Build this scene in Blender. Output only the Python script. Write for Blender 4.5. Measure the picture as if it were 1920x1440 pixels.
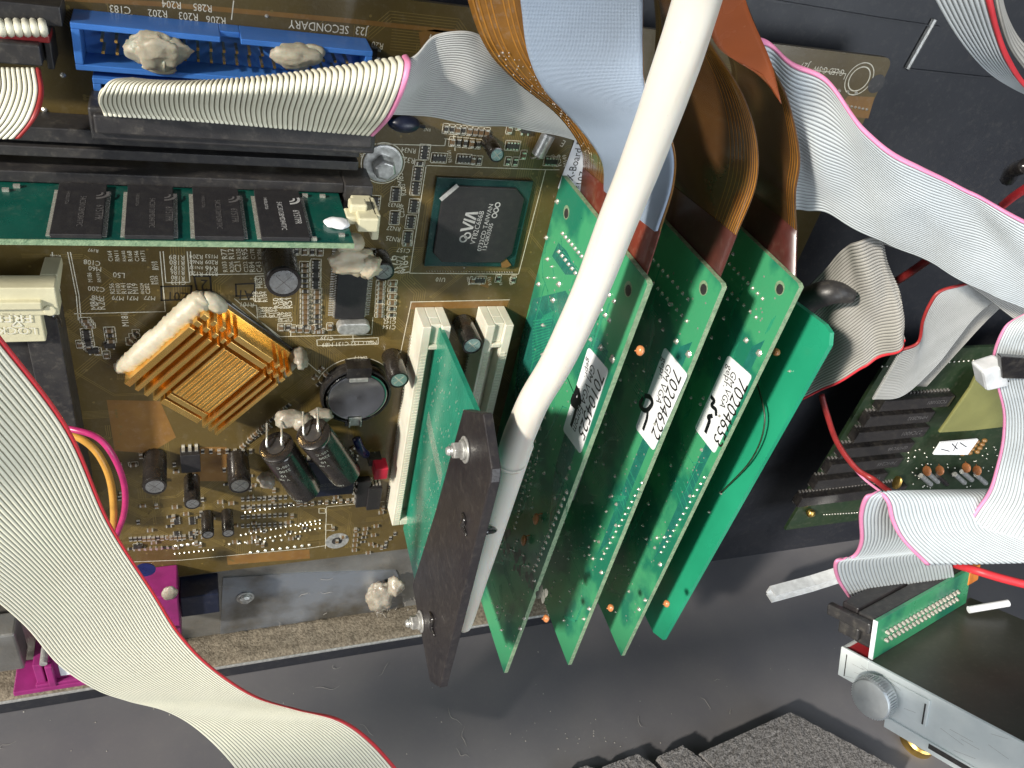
import bpy, math, random
from mathutils import Vector, Matrix, noise
random.seed(7)
for o in list(bpy.data.objects): bpy.data.objects.remove(o)
SC = bpy.context.scene
COL = SC.collection
MM = 0.001
FLOOR = -331.0
# Working frame, in millimetres: X along the motherboard, Y up the motherboard, Z out of it.
# Blender frame: x = X, y = -Z, z = Y - FLOOR (the enclosure floor is z = 0).
def W(p): return Vector((p[0]*MM, -p[2]*MM, (p[1]-FLOOR)*MM))
def WV(p): return Vector((p[0], -p[2], p[1]))
R0 = Vector((0.93433784,0.1921581,0.30014674))
R1 = Vector((-0.04788662,-0.76686167,0.64002347))
R2 = Vector((0.35315672,-0.61237116,-0.70730608))
FPX, CAMH = 1532.6, 210.0
CAM = Vector((0,0,CAMH))
# ---------------------------------------------------------------- camera
cd = bpy.data.cameras.new('camera'); cam = bpy.data.objects.new('camera', cd); COL.objects.link(cam)
cd.sensor_width = 36; cd.lens = FPX/1920*36; cd.clip_start = 0.005; cd.clip_end = 50
r, u, b = WV(R0), WV(-R1), WV(-R2)
cam.matrix_world = Matrix(((r.x,u.x,b.x,0),(r.y,u.y,b.y,-CAMH*MM),(r.z,u.z,b.z,-FLOOR*MM),(0,0,0,1)))
SC.camera = cam
# ---------------------------------------------------------------- light
wd = bpy.data.worlds.new('World'); SC.world = wd; wd.use_nodes = True
wd.node_tree.nodes['Background'].inputs[0].default_value = (0.62,0.72,0.9,1)
wd.node_tree.nodes['Background'].inputs[1].default_value = 0.035
def aim(o, d):  # light travels along d (working frame)
    v = WV(d).normalized(); o.rotation_euler = v.to_track_quat('-Z','Y').to_euler()
sl = bpy.data.lights.new('sun','SUN'); sl.energy = 4.5; sl.angle = math.radians(4.0); sl.color = (1.0,0.93,0.82)
so = bpy.data.objects.new('sun', sl); COL.objects.link(so); aim(so,(0.78,-0.45,-0.435)); so.location = (0,-1,1)
def area(name, pos, target, sx, sy, power, color):
    l = bpy.data.lights.new(name,'AREA'); l.shape='RECTANGLE'; l.size=sx; l.size_y=sy; l.energy=power; l.color=color
    o = bpy.data.objects.new(name,l); COL.objects.link(o); o.location = W(pos)
    aim(o, Vector(target)-Vector(pos)); return o
area('window_light', (-520,70,310), (60,-180,20), 0.45,0.5, 2.0, (0.90,0.95,1.0))
area('sky_light', (520,250,420), (330,-150,60), 0.4,0.4, 1.0, (0.80,0.90,1.0))
area('opening_light', (400,-90,640), (240,-310,60), 0.5,0.4, 2.8, (0.88,0.94,1.0))
SC.view_settings.view_transform='Standard'; SC.view_settings.look='None'
SC.view_settings.exposure=0.4; SC.view_settings.gamma=1; SC.view_settings.use_curve_mapping=False
# ---------------------------------------------------------------- pixel rays
def ray(x,y): return R0*((x-960)/FPX) + R1*((y-720)/FPX) + R2
def P(x,y,z=0.0):
    d = ray(x,y); return CAM + d*((z-CAMH)/d.z)
def PX(x,y,X):
    d = ray(x,y); return CAM + d*(X/d.x)
def PY(x,y,Y):
    d = ray(x,y); return CAM + d*(Y/d.y)
def PD(x,y,depth): return CAM + ray(x,y)*depth
# ---------------------------------------------------------------- materials
MATS = {}
def mat(name, c, c2=None, rough=0.5, metal=0.0, ns=300.0, bump=0.0, bs=800.0, coat=0.0, dust=0.0, alpha=1.0, trans=0.0, spec=0.5, rvar=0.12, aniso=None, sss=0.0, contrast=(0.35,0.65)):
    m = bpy.data.materials.new(name); m.use_nodes = True; MATS[name]=m
    nt = m.node_tree; N = nt.nodes; L = nt.links; B = N['Principled BSDF']
    c = (*c,1); c2 = (*c2,1) if c2 else tuple(x*0.78 for x in c[:3])+(1,)
    tc = N.new('ShaderNodeTexCoord')
    n1 = N.new('ShaderNodeTexNoise'); n1.inputs['Scale'].default_value = ns; n1.inputs['Detail'].default_value = 5
    L.new(tc.outputs['Object'], n1.inputs['Vector'])
    if aniso:
        mp = N.new('ShaderNodeMapping'); mp.inputs['Scale'].default_value = aniso
        L.new(tc.outputs['Object'], mp.inputs['Vector']); L.new(mp.outputs['Vector'], n1.inputs['Vector'])
    cr = N.new('ShaderNodeMapRange'); cr.inputs[1].default_value=contrast[0]; cr.inputs[2].default_value=contrast[1]
    L.new(n1.outputs['Fac'], cr.inputs[0])
    mx = N.new('ShaderNodeMix'); mx.data_type='RGBA'; mx.inputs[6].default_value=c; mx.inputs[7].default_value=c2
    L.new(cr.outputs[0], mx.inputs[0]); out = mx.outputs[2]
    rr = N.new('ShaderNodeMapRange'); rr.inputs[3].default_value=max(0.02,rough-rvar); rr.inputs[4].default_value=min(1,rough+rvar)
    n2 = N.new('ShaderNodeTexNoise'); n2.inputs['Scale'].default_value = ns*2.3; n2.inputs['Detail'].default_value = 3
    L.new(tc.outputs['Object'], n2.inputs['Vector']); L.new(n2.outputs['Fac'], rr.inputs[0])
    L.new(rr.outputs[0], B.inputs['Roughness'])
    if dust>0:
        n3 = N.new('ShaderNodeTexNoise'); n3.inputs['Scale'].default_value = 420; n3.inputs['Detail'].default_value = 8; n3.inputs['Roughness'].default_value=0.7
        L.new(tc.outputs['Object'], n3.inputs['Vector'])
        d1 = N.new('ShaderNodeMapRange'); d1.inputs[1].default_value=0.52; d1.inputs[2].default_value=0.85; d1.inputs[4].default_value=dust
        L.new(n3.outputs['Fac'], d1.inputs[0])
        mx2 = N.new('ShaderNodeMix'); mx2.data_type='RGBA'; mx2.inputs[7].default_value=(0.36,0.32,0.26,1)
        L.new(d1.outputs[0], mx2.inputs[0]); L.new(out, mx2.inputs[6]); out = mx2.outputs[2]
    L.new(out, B.inputs['Base Color'])
    B.inputs['Metallic'].default_value = metal
    B.inputs['Coat Weight'].default_value = coat; B.inputs['Coat Roughness'].default_value=0.12
    B.inputs['Specular IOR Level'].default_value = spec
    B.inputs['Alpha'].default_value = alpha
    B.inputs['Transmission Weight'].default_value = trans
    if sss>0:
        B.inputs['Subsurface Weight'].default_value=sss; B.inputs['Subsurface Scale'].default_value=0.002
    if bump>0:
        n4 = N.new('ShaderNodeTexNoise'); n4.inputs['Scale'].default_value = bs; n4.inputs['Detail'].default_value=4
        L.new(tc.outputs['Object'] if not aniso else mp.outputs['Vector'], n4.inputs['Vector'])
        bp = N.new('ShaderNodeBump'); bp.inputs['Strength'].default_value=bump; bp.inputs['Distance'].default_value=0.0004
        L.new(n4.outputs['Fac'], bp.inputs['Height']); L.new(bp.outputs['Normal'], B.inputs['Normal'])
    return m
mat('board', (0.104,0.072,0.021),(0.080,0.055,0.017), rough=0.34, ns=60, coat=0.35, bump=0.15, bs=1500, dust=0.16)
mat('lid_steel', (0.10,0.10,0.085),(0.06,0.06,0.05), rough=0.4, metal=0.3, ns=25, bump=0.05, dust=0.15)
mat('board_lit', (0.22,0.115,0.03),(0.18,0.09,0.025), rough=0.35, ns=150, coat=0.3, dust=0.3)
mat('trace', (0.185,0.130,0.040),(0.15,0.105,0.034), rough=0.33, ns=90, coat=0.3, dust=0.12)
mat('silk', (0.72,0.68,0.55),(0.52,0.48,0.38), rough=0.6, ns=900)
mat('ink', (0.012,0.01,0.008), rough=0.5)
mat('marker', (0.008,0.008,0.01), rough=0.35)
mat('solder', (0.82,0.80,0.72),(0.6,0.57,0.5), rough=0.25, metal=0.7, ns=1500)
mat('dull_pin', (0.20,0.19,0.18), rough=0.5, metal=0.3)
mat('tin', (0.62,0.62,0.60),(0.4,0.4,0.38), rough=0.35, metal=0.6, ns=700, bump=0.1)
mat('steel', (0.58,0.61,0.62),(0.42,0.45,0.47), rough=0.42, metal=0.6, ns=120, bump=0.12, bs=600, dust=0.25)
mat('zinc', (0.80,0.85,0.85),(0.70,0.76,0.77), rough=0.5, metal=0.1, ns=90, bump=0.08, bs=500, dust=0.1)
mat('dusty_steel', (0.34,0.34,0.33),(0.20,0.19,0.17), rough=0.4, metal=0.7, ns=45, bump=0.25, bs=900, dust=0.8)
mat('foil', (0.33,0.36,0.41),(0.15,0.14,0.12), rough=0.35, metal=0.7, ns=38, bump=0.3, bs=260, dust=0.5, contrast=(0.42,0.62))
mat('dust', (0.24,0.205,0.155),(0.12,0.10,0.075), rough=1.0, ns=900, bump=1.0, bs=1400, spec=0.1)
mat('black_plastic', (0.022,0.021,0.023),(0.035,0.033,0.032), rough=0.42, ns=200, bump=0.12, bs=1500, dust=0.22)
mat('black_plate', (0.016,0.014,0.016),(0.024,0.021,0.022), rough=0.38, ns=80, bump=0.2, bs=900, dust=0.12)
mat('black_gloss', (0.012,0.011,0.012),(0.02,0.018,0.017), rough=0.2, ns=400, coat=0.4, dust=0.12)
mat('chip', (0.015,0.014,0.016),(0.020,0.019,0.020), rough=0.5, ns=400, bump=0.12, bs=2500, dust=0.05)
mat('chip_print', (0.42,0.42,0.42),(0.3,0.3,0.3), rough=0.5, ns=900)
mat('chip_print_faint', (0.10,0.095,0.095), rough=0.5, ns=900)
mat('bga_green', (0.008,0.035,0.035),(0.012,0.05,0.045), rough=0.25, ns=200, coat=0.4)
mat('pcb_green', (0.05,0.29,0.135),(0.014,0.16,0.095), rough=0.32, ns=38, coat=0.12, bump=0.06, bs=1200, dust=0.06, contrast=(0.46,0.54))
mat('pcb_teal', (0.02,0.25,0.16),(0.012,0.17,0.11), rough=0.3, ns=60, coat=0.4, bump=0.35, bs=900, dust=0.1)
mat('pcb_plain', (0.022,0.32,0.175),(0.016,0.26,0.14), rough=0.3, ns=30, coat=0.4, bump=0.03)
mat('pcb_ram', (0.005,0.075,0.055),(0.003,0.05,0.04), rough=0.3, ns=90, coat=0.3, bump=0.1, dust=0.15)
mat('pcb_trace', (0.03,0.30,0.17), rough=0.25, coat=0.5)
mat('pcb_trace_teal', (0.02,0.17,0.13), rough=0.25, coat=0.5)
mat('pcb_edge', (0.24,0.33,0.20),(0.14,0.22,0.13), rough=0.6, ns=700, bump=0.5, bs=2500)
mat('pcb_dark', (0.012,0.028,0.012),(0.02,0.035,0.015), rough=0.4, ns=100, dust=0.2)
mat('blue', (0.06,0.21,0.62),(0.05,0.175,0.53), rough=0.36, ns=120, bump=0.1, bs=700, sss=0.05)
mat('slot_white', (0.70,0.68,0.58),(0.60,0.57,0.47), rough=0.4, ns=100, bump=0.08, dust=0.12, sss=0.1)
mat('slot_cream', (0.58,0.55,0.38),(0.50,0.47,0.32), rough=0.45, ns=100, bump=0.2, dust=0.15)
mat('glue', (0.50,0.44,0.32),(0.40,0.34,0.24), rough=0.45, ns=250, bump=0.5, bs=700, sss=0.25)
mat('glue_white', (0.47,0.43,0.33),(0.38,0.34,0.25), rough=0.45, ns=250, bump=0.3, bs=900, sss=0.25)
mat('glue_grey', (0.34,0.31,0.25),(0.22,0.19,0.15), rough=0.35, ns=300, bump=0.6, bs=700, sss=0.2)
mat('gold', (1.0,0.68,0.24),(0.92,0.56,0.16), rough=0.24, metal=0.92, ns=120, bump=0.03, bs=2500, rvar=0.06)
mat('gold_side', (0.40,0.20,0.05), rough=0.45, metal=1, ns=300)
mat('cream_wire', (0.82,0.79,0.64),(0.78,0.75,0.60), rough=0.5, ns=60, dust=0.04)
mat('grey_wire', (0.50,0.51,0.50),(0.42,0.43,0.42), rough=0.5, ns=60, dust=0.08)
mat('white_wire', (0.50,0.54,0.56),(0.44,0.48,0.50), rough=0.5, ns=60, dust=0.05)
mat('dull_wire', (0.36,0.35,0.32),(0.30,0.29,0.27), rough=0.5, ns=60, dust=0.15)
mat('cream_web', (0.33, 0.31, 0.22), rough=0.6)  # darker groove faces: webs are greyer, and groove shade is put into the colour
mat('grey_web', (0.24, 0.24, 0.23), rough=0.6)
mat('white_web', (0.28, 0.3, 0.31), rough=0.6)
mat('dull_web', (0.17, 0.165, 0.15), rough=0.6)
mat('red_wire', (0.60,0.035,0.045),(0.52,0.03,0.04), rough=0.45, ns=200)
mat('pink_wire', (0.72,0.25,0.42),(0.66,0.22,0.38), rough=0.45, ns=200)
mat('dark_red_wire', (0.32,0.03,0.03), rough=0.4)
mat('magenta_wire', (0.42,0.025,0.13), rough=0.35)
mat('yellow_wire', (0.55,0.28,0.05), rough=0.35)
mat('print', (0.10,0.10,0.11), rough=0.6)
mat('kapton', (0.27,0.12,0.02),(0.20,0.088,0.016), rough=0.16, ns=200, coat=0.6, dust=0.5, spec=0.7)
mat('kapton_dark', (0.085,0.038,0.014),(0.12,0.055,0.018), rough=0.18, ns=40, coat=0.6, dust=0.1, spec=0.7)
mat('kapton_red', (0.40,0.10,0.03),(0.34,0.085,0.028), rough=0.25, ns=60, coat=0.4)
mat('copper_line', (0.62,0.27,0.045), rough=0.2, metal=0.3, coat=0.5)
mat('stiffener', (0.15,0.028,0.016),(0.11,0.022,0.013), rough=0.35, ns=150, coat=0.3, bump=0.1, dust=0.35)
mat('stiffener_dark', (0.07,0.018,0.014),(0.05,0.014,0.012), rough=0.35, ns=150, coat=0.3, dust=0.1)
mat('hose', (0.64,0.615,0.55),(0.60,0.575,0.505), rough=0.42, ns=25, bump=0.08, bs=250, sss=0.15)
mat('paper', (0.78,0.79,0.82),(0.74,0.75,0.78), rough=0.6, ns=100)
mat('case', (0.012,0.013,0.018),(0.017,0.018,0.023), rough=0.48, ns=30, bump=0.12, bs=2500, dust=0.1)
mat('case_floor', (0.105,0.103,0.112),(0.128,0.123,0.127), rough=0.5, ns=25, bump=0.06, bs=2500, dust=0.08)
mat('foam', (0.19,0.18,0.175),(0.04,0.037,0.035), rough=0.9, ns=1400, bump=1.0, bs=1500)
mat('brass', (0.62,0.42,0.13),(0.45,0.30,0.09), rough=0.35, metal=1, ns=200)
mat('magenta', (0.27,0.022,0.15),(0.2,0.018,0.11), rough=0.4, ns=150, bump=0.1)
mat('jumper_red', (0.50,0.02,0.05), rough=0.35)
mat('can', (0.55,0.56,0.56),(0.42,0.42,0.41), rough=0.3, metal=0.9, ns=600, bump=0.15)
mat('can_green', (0.30,0.45,0.42),(0.25,0.38,0.36), rough=0.3, metal=0.5, ns=600)
mat('cap_sleeve', (0.014,0.012,0.011),(0.022,0.018,0.016), rough=0.25, ns=300, coat=0.5, dust=0.05)
mat('cap_green', (0.010,0.035,0.025), rough=0.25, coat=0.4)
mat('cap_print', (0.45,0.47,0.42), rough=0.5)
mat('cell', (0.42,0.43,0.45),(0.30,0.31,0.32), rough=0.10, metal=1.0, ns=90, dust=0.1)
mat('smd_black', (0.03,0.027,0.025), rough=0.4, dust=0.2)
mat('smd_tan', (0.19,0.12,0.06),(0.13,0.08,0.04), rough=0.45, ns=500)
mat('ceramic', (0.58,0.22,0.08),(0.50,0.18,0.06), rough=0.35, coat=0.3)
mat('olive', (0.20,0.20,0.07),(0.17,0.17,0.06), rough=0.5, ns=80)
mat('blue_sleeve', (0.012,0.018,0.10), rough=0.3)
mat('navy', (0.012,0.016,0.035), rough=0.35, dust=0.1)
mat('nylon', (0.74,0.76,0.77), rough=0.35, trans=0.15)
mat('orange_part', (0.65,0.20,0.03), rough=0.4)
mat('fibre', (0.34,0.32,0.29), rough=0.9)
mat('smudge', (0.24,0.235,0.215),(0.12,0.125,0.115), rough=0.6, ns=250)
def hose_dirt():
    m=MATS['hose']; nt=m.node_tree; N=nt.nodes; L=nt.links; B=N['Principled BSDF']
    tc=N.new('ShaderNodeTexCoord'); mp=N.new('ShaderNodeMapping'); mp.inputs['Rotation'].default_value=(0.0,0.25,0.0); mp.inputs['Scale'].default_value=(1,1,0.12)
    L.new(tc.outputs['Object'],mp.inputs['Vector'])
    n=N.new('ShaderNodeTexNoise'); n.inputs['Scale'].default_value=120; n.inputs['Detail'].default_value=7; L.new(mp.outputs[0],n.inputs['Vector'])
    r=N.new('ShaderNodeMapRange'); r.inputs[1].default_value=0.57; r.inputs[2].default_value=0.74; r.inputs[4].default_value=0.6; L.new(n.outputs['Fac'],r.inputs[0])
    n2=N.new('ShaderNodeTexNoise'); n2.inputs['Scale'].default_value=700; L.new(tc.outputs['Object'],n2.inputs['Vector'])
    r2=N.new('ShaderNodeMapRange'); r2.inputs[1].default_value=0.72; r2.inputs[2].default_value=0.78; r2.inputs[4].default_value=0.5; L.new(n2.outputs['Fac'],r2.inputs[0])
    ad=N.new('ShaderNodeMath'); ad.operation='MAXIMUM'; L.new(r.outputs[0],ad.inputs[0]); L.new(r2.outputs[0],ad.inputs[1])
    lk=B.inputs['Base Color'].links[0]; src=lk.from_socket
    mx=N.new('ShaderNodeMix'); mx.data_type='RGBA'; mx.inputs[7].default_value=(0.42,0.34,0.26,1); L.new(ad.outputs[0],mx.inputs[0]); L.new(src,mx.inputs[6]); L.new(mx.outputs[2],B.inputs['Base Color'])
hose_dirt()
def weave():
    m = mat('fabric', (0.38,0.47,0.60),(0.34,0.42,0.54), rough=0.55, ns=50)
    nt=m.node_tree; N=nt.nodes; L=nt.links; B=N['Principled BSDF']
    uv=N.new('ShaderNodeTexCoord'); mp=N.new('ShaderNodeMapping'); mp.inputs['Scale'].default_value=(1,1,1)
    L.new(uv.outputs['UV'], mp.inputs['Vector'])
    w1=N.new('ShaderNodeTexWave'); w1.inputs['Scale'].default_value=26; w1.wave_type='BANDS'; w1.bands_direction='X'; w1.inputs['Distortion'].default_value=1.2; w1.inputs['Detail Scale'].default_value=3
    w2=N.new('ShaderNodeTexWave'); w2.inputs['Scale'].default_value=40; w2.bands_direction='Y'; w2.inputs['Distortion'].default_value=1.2
    L.new(mp.outputs[0],w1.inputs['Vector']); L.new(mp.outputs[0],w2.inputs['Vector'])
    mm=N.new('ShaderNodeMath'); mm.operation='MULTIPLY'; L.new(w1.outputs['Fac'],mm.inputs[0]); L.new(w2.outputs['Fac'],mm.inputs[1])
    bp=N.new('ShaderNodeBump'); bp.inputs['Strength'].default_value=0.8; bp.inputs['Distance'].default_value=0.0004
    L.new(mm.outputs[0],bp.inputs['Height']); L.new(bp.outputs['Normal'],B.inputs['Normal'])
weave()
# ---------------------------------------------------------------- mesh builder
def lerp(a,b,t): return a+(b-a)*t
class MB:
    def __init__(s): s.v=[]; s.f=[]; s.mi=[]; s.m=0; s.smooth=[]; s.sm=False; s.uv=None
    def add(s, vs, fs):
        o=len(s.v); s.v += [Vector(v) for v in vs]
        for f in fs: s.f.append([o+i for i in f]); s.mi.append(s.m); s.smooth.append(s.sm)
    def prism(s, pts, ext):
        n=len(pts); pts=[Vector(p) for p in pts]; e=Vector(ext)
        nrm=Vector((0,0,0))
        for i in range(n):
            a,b=pts[i],pts[(i+1)%n]; nrm+=a.cross(b)
        vs=pts+[p+e for p in pts]
        if nrm.dot(e)>0: fs=[list(range(n))[::-1],[n+i for i in range(n)]]+[[i,(i+1)%n,n+(i+1)%n,n+i] for i in range(n)]
        else: fs=[list(range(n)),[n+i for i in range(n)][::-1]]+[[i,n+i,n+(i+1)%n,(i+1)%n] for i in range(n)]
        s.add(vs,fs)
    def box(s,x0,x1,y0,y1,z0,z1): s.prism([(x0,y0,z0),(x1,y0,z0),(x1,y1,z0),(x0,y1,z0)],(0,0,z1-z0))
    def rbox(s,c,sx,sy,z0,z1,a):
        ca,sa=math.cos(a),math.sin(a)
        pts=[(c[0]+dx*ca-dy*sa,c[1]+dx*sa+dy*ca,z0) for dx,dy in((-sx/2,-sy/2),(sx/2,-sy/2),(sx/2,sy/2),(-sx/2,sy/2))]
        s.prism(pts,(0,0,z1-z0))
    def fbox(s,o,a,b,c): # frame box: origin and 3 edge vectors
        o,a,b,c=map(Vector,(o,a,b,c)); s.prism([o,o+a,o+a+b,o+b],c)
    def poly(s,pts): s.add(pts,[list(range(len(pts)))])
    def lathe(s,o,axis,prof,n=20,capA=True,capB=True):
        o=Vector(o); ax=Vector(axis).normalized(); t=ax.orthogonal().normalized(); w=ax.cross(t)
        vs=[];fs=[]
        for h,r_ in prof:
            for k in range(n):
                a=2*math.pi*k/n; vs.append(o+ax*h+t*(r_*math.cos(a))+w*(r_*math.sin(a)))
        for i in range(len(prof)-1):
            for k in range(n):
                k2=(k+1)%n; fs.append([i*n+k,i*n+k2,(i+1)*n+k2,(i+1)*n+k])
        if capA: fs.append(list(range(n))[::-1])
        if capB: fs.append([(len(prof)-1)*n+k for k in range(n)])
        s.add(vs,fs)
    def cyl(s,a,b_,r_,n=16,r2=None):
        a=Vector(a);b_=Vector(b_); s.lathe(a,b_-a,[(0,r_),((b_-a).length,r_ if r2 is None else r2)],n)
    def tube(s,pts,r_,n=10,sub=6,cap=True):
        pts=[Vector(p) for p in pts]; rs=r_ if isinstance(r_,(list,tuple)) else [r_]*len(pts)
        P_,R_=spline(pts,sub),spline([Vector((q,0,0)) for q in rs],sub)
        vs=[];fs=[];t0=(P_[1]-P_[0]).normalized(); nn=t0.orthogonal().normalized()
        for i,p in enumerate(P_):
            t=(P_[min(i+1,len(P_)-1)]-P_[max(i-1,0)]).normalized()
            nn=(nn-t*nn.dot(t)).normalized(); w=t.cross(nn); q=R_[i].x
            for k in range(n):
                a=2*math.pi*k/n; vs.append(p+nn*(q*math.cos(a))+w*(q*math.sin(a)))
        m=len(P_)
        for i in range(m-1):
            for k in range(n): fs.append([i*n+k,i*n+(k+1)%n,(i+1)*n+(k+1)%n,(i+1)*n+k])
        if cap: fs.append(list(range(n))[::-1]); fs.append([(m-1)*n+k for k in range(n)])
        s.add(vs,fs)
    def blob(s,c,rad,seed=0,amp=0.35,fr=1.6,res=3,ax=None,ridge=0.0):
        import bmesh
        bm=bmesh.new(); bmesh.ops.create_icosphere(bm,subdivisions=res,radius=1)
        c=Vector(c); vs=[]
        for v in bm.verts:
            d=v.co.normalized(); q=d*fr+Vector((seed*3.1,seed*1.7,seed))
            k=1+amp*noise.fractal(q,0.9,2.1,4)
            if ridge: k+=ridge*abs(noise.noise(q*2.3))
            p=Vector((d.x*rad[0]*k,d.y*rad[1]*k,d.z*rad[2]*k))
            if ax: p=ax[0]*p.x+ax[1]*p.y+ax[2]*p.z
            vs.append(c+p)
        fs=[[v.index for v in f.verts] for f in bm.faces]; bm.free()
        o=s.sm; s.sm=True; s.add(vs,fs); s.sm=o
    def build(s,name,m,parent=None,bevel=0,smooth=None,shade=None,origin=None):
        me=bpy.data.meshes.new(name); org=origin
        if parent is not None: org=root_of(parent)
        elif org is None:
            n=max(1,len(s.v)); cx=sum(v.x for v in s.v)/n; cz=sum(v.z for v in s.v)/n; org=Vector((cx,min(v.y for v in s.v),cz))
        ow=W(org)
        me.from_pydata([W(v)-ow for v in s.v],[],s.f)
        ms=m if isinstance(m,(list,tuple)) else [m]
        for q in ms: me.materials.append(MATS[q])
        me.polygons.foreach_set('material_index',s.mi)
        me.polygons.foreach_set('use_smooth',[True]*len(s.f) if smooth else s.smooth)
        if s.uv:
            l=me.uv_layers.new(name='UVMap')
            for lp in me.loops: l.data[lp.index].uv=s.uv[lp.vertex_index]
        me.update()
        o=bpy.data.objects.new(name,me); COL.objects.link(o)
        if parent is not None:
            o.parent=parent
        else: o.location=ow; ORG[o.name]=org
        if shade:
            me.polygons.foreach_set('use_smooth',[True]*len(s.f)); me.set_sharp_from_angle(angle=math.radians(shade))
        if bevel:
            md=o.modifiers.new('bevel','BEVEL'); md.width=bevel*MM; md.segments=2; md.limit_method='ANGLE'; md.angle_limit=math.radians(40)
        return o
ORG={}
def root_of(o):
    while o.parent is not None: o=o.parent
    return ORG[o.name]
def thing(name,label,cat,org,group=None):
    o=bpy.data.objects.new(name,None); o.empty_display_size=0.01; COL.objects.link(o); o.location=W(org); ORG[o.name]=Vector(org)
    o['label']=label;o['category']=cat
    if group:o['group']=group
    return o
def tag(o,label,cat,group=None):
    o['label']=label;o['category']=cat
    if group:o['group']=group
    return o
def spline(pts,sub):
    if len(pts)<3:
        return [lerp(pts[0],pts[-1],i/sub) for i in range(sub+1)]
    out=[]; n=len(pts)
    for i in range(n-1):
        p0=pts[i-1] if i>0 else pts[0]*2-pts[1]; p1=pts[i];p2=pts[i+1]; p3=pts[i+2] if i+2<n else pts[n-1]*2-pts[n-2]
        for k in range(sub):
            t=k/sub; out.append(0.5*((2*p1)+(p2-p0)*t+(2*p0-5*p1+4*p2-p3)*t*t+(3*p1-p0-3*p2+p3)*t*t*t))
    out.append(pts[-1]); return out
# ---------------------------------------------------------------- text
GC={}
def glyphs(t):
    if t not in GC:
        c=bpy.data.curves.new('t','FONT'); c.body=t; c.size=1; c.resolution_u=2
        o=bpy.data.objects.new('t',c); me=bpy.data.meshes.new_from_object(o)
        vs=[(v.co.x,v.co.y) for v in me.vertices]; fs=[list(p.vertices) for p in me.polygons]
        bpy.data.objects.remove(o); bpy.data.curves.remove(c); bpy.data.meshes.remove(me)
        GC[t]=(vs,fs,max([v[0] for v in vs] or [1]))
    return GC[t]
def text(mb,t,a,b_,n,hs=1.0,off=0.04,hgt=None):
    """writes t from a to b_ (baseline), seen from the side n points to"""
    vs,fs,w=glyphs(t); a=Vector(a);b_=Vector(b_);n=Vector(n).normalized(); d=(b_-a); L_=d.length; d.normalize(); up=n.cross(d)
    s=L_/w; h=s*hs if hgt is None else hgt
    mb.add([a+d*(x*s)+up*(y*h)+n*off for x,y in vs],fs)
ZN=Vector((0,0,1))
def stext(mb,t,p0,p1,hs=1.0,z=0.06,hgt=None): text(mb,t,P(*p0,0),P(*p1,0),ZN,hs,z,hgt)
def seg(mb,a,b_,w,n=ZN,off=0.05):
    a=Vector(a);b_=Vector(b_);n=Vector(n)
    d=(b_-a)
    if d.length<1e-6: return
    d.normalize(); s=n.cross(d)*w/2; e=d*(w*0.5)
    q=[a-s-e,b_-s+e,b_+s+e,a+s-e]
    mb.add([x+n*off for x in q],[[0,1,2,3]])
def pline(mb,pp,w=0.22,z=0.055,closed=False):
    q=[P(*p,0) for p in pp]
    if closed:q.append(q[0])
    for i in range(len(q)-1): seg(mb,q[i],q[i+1],w,off=z)
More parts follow.
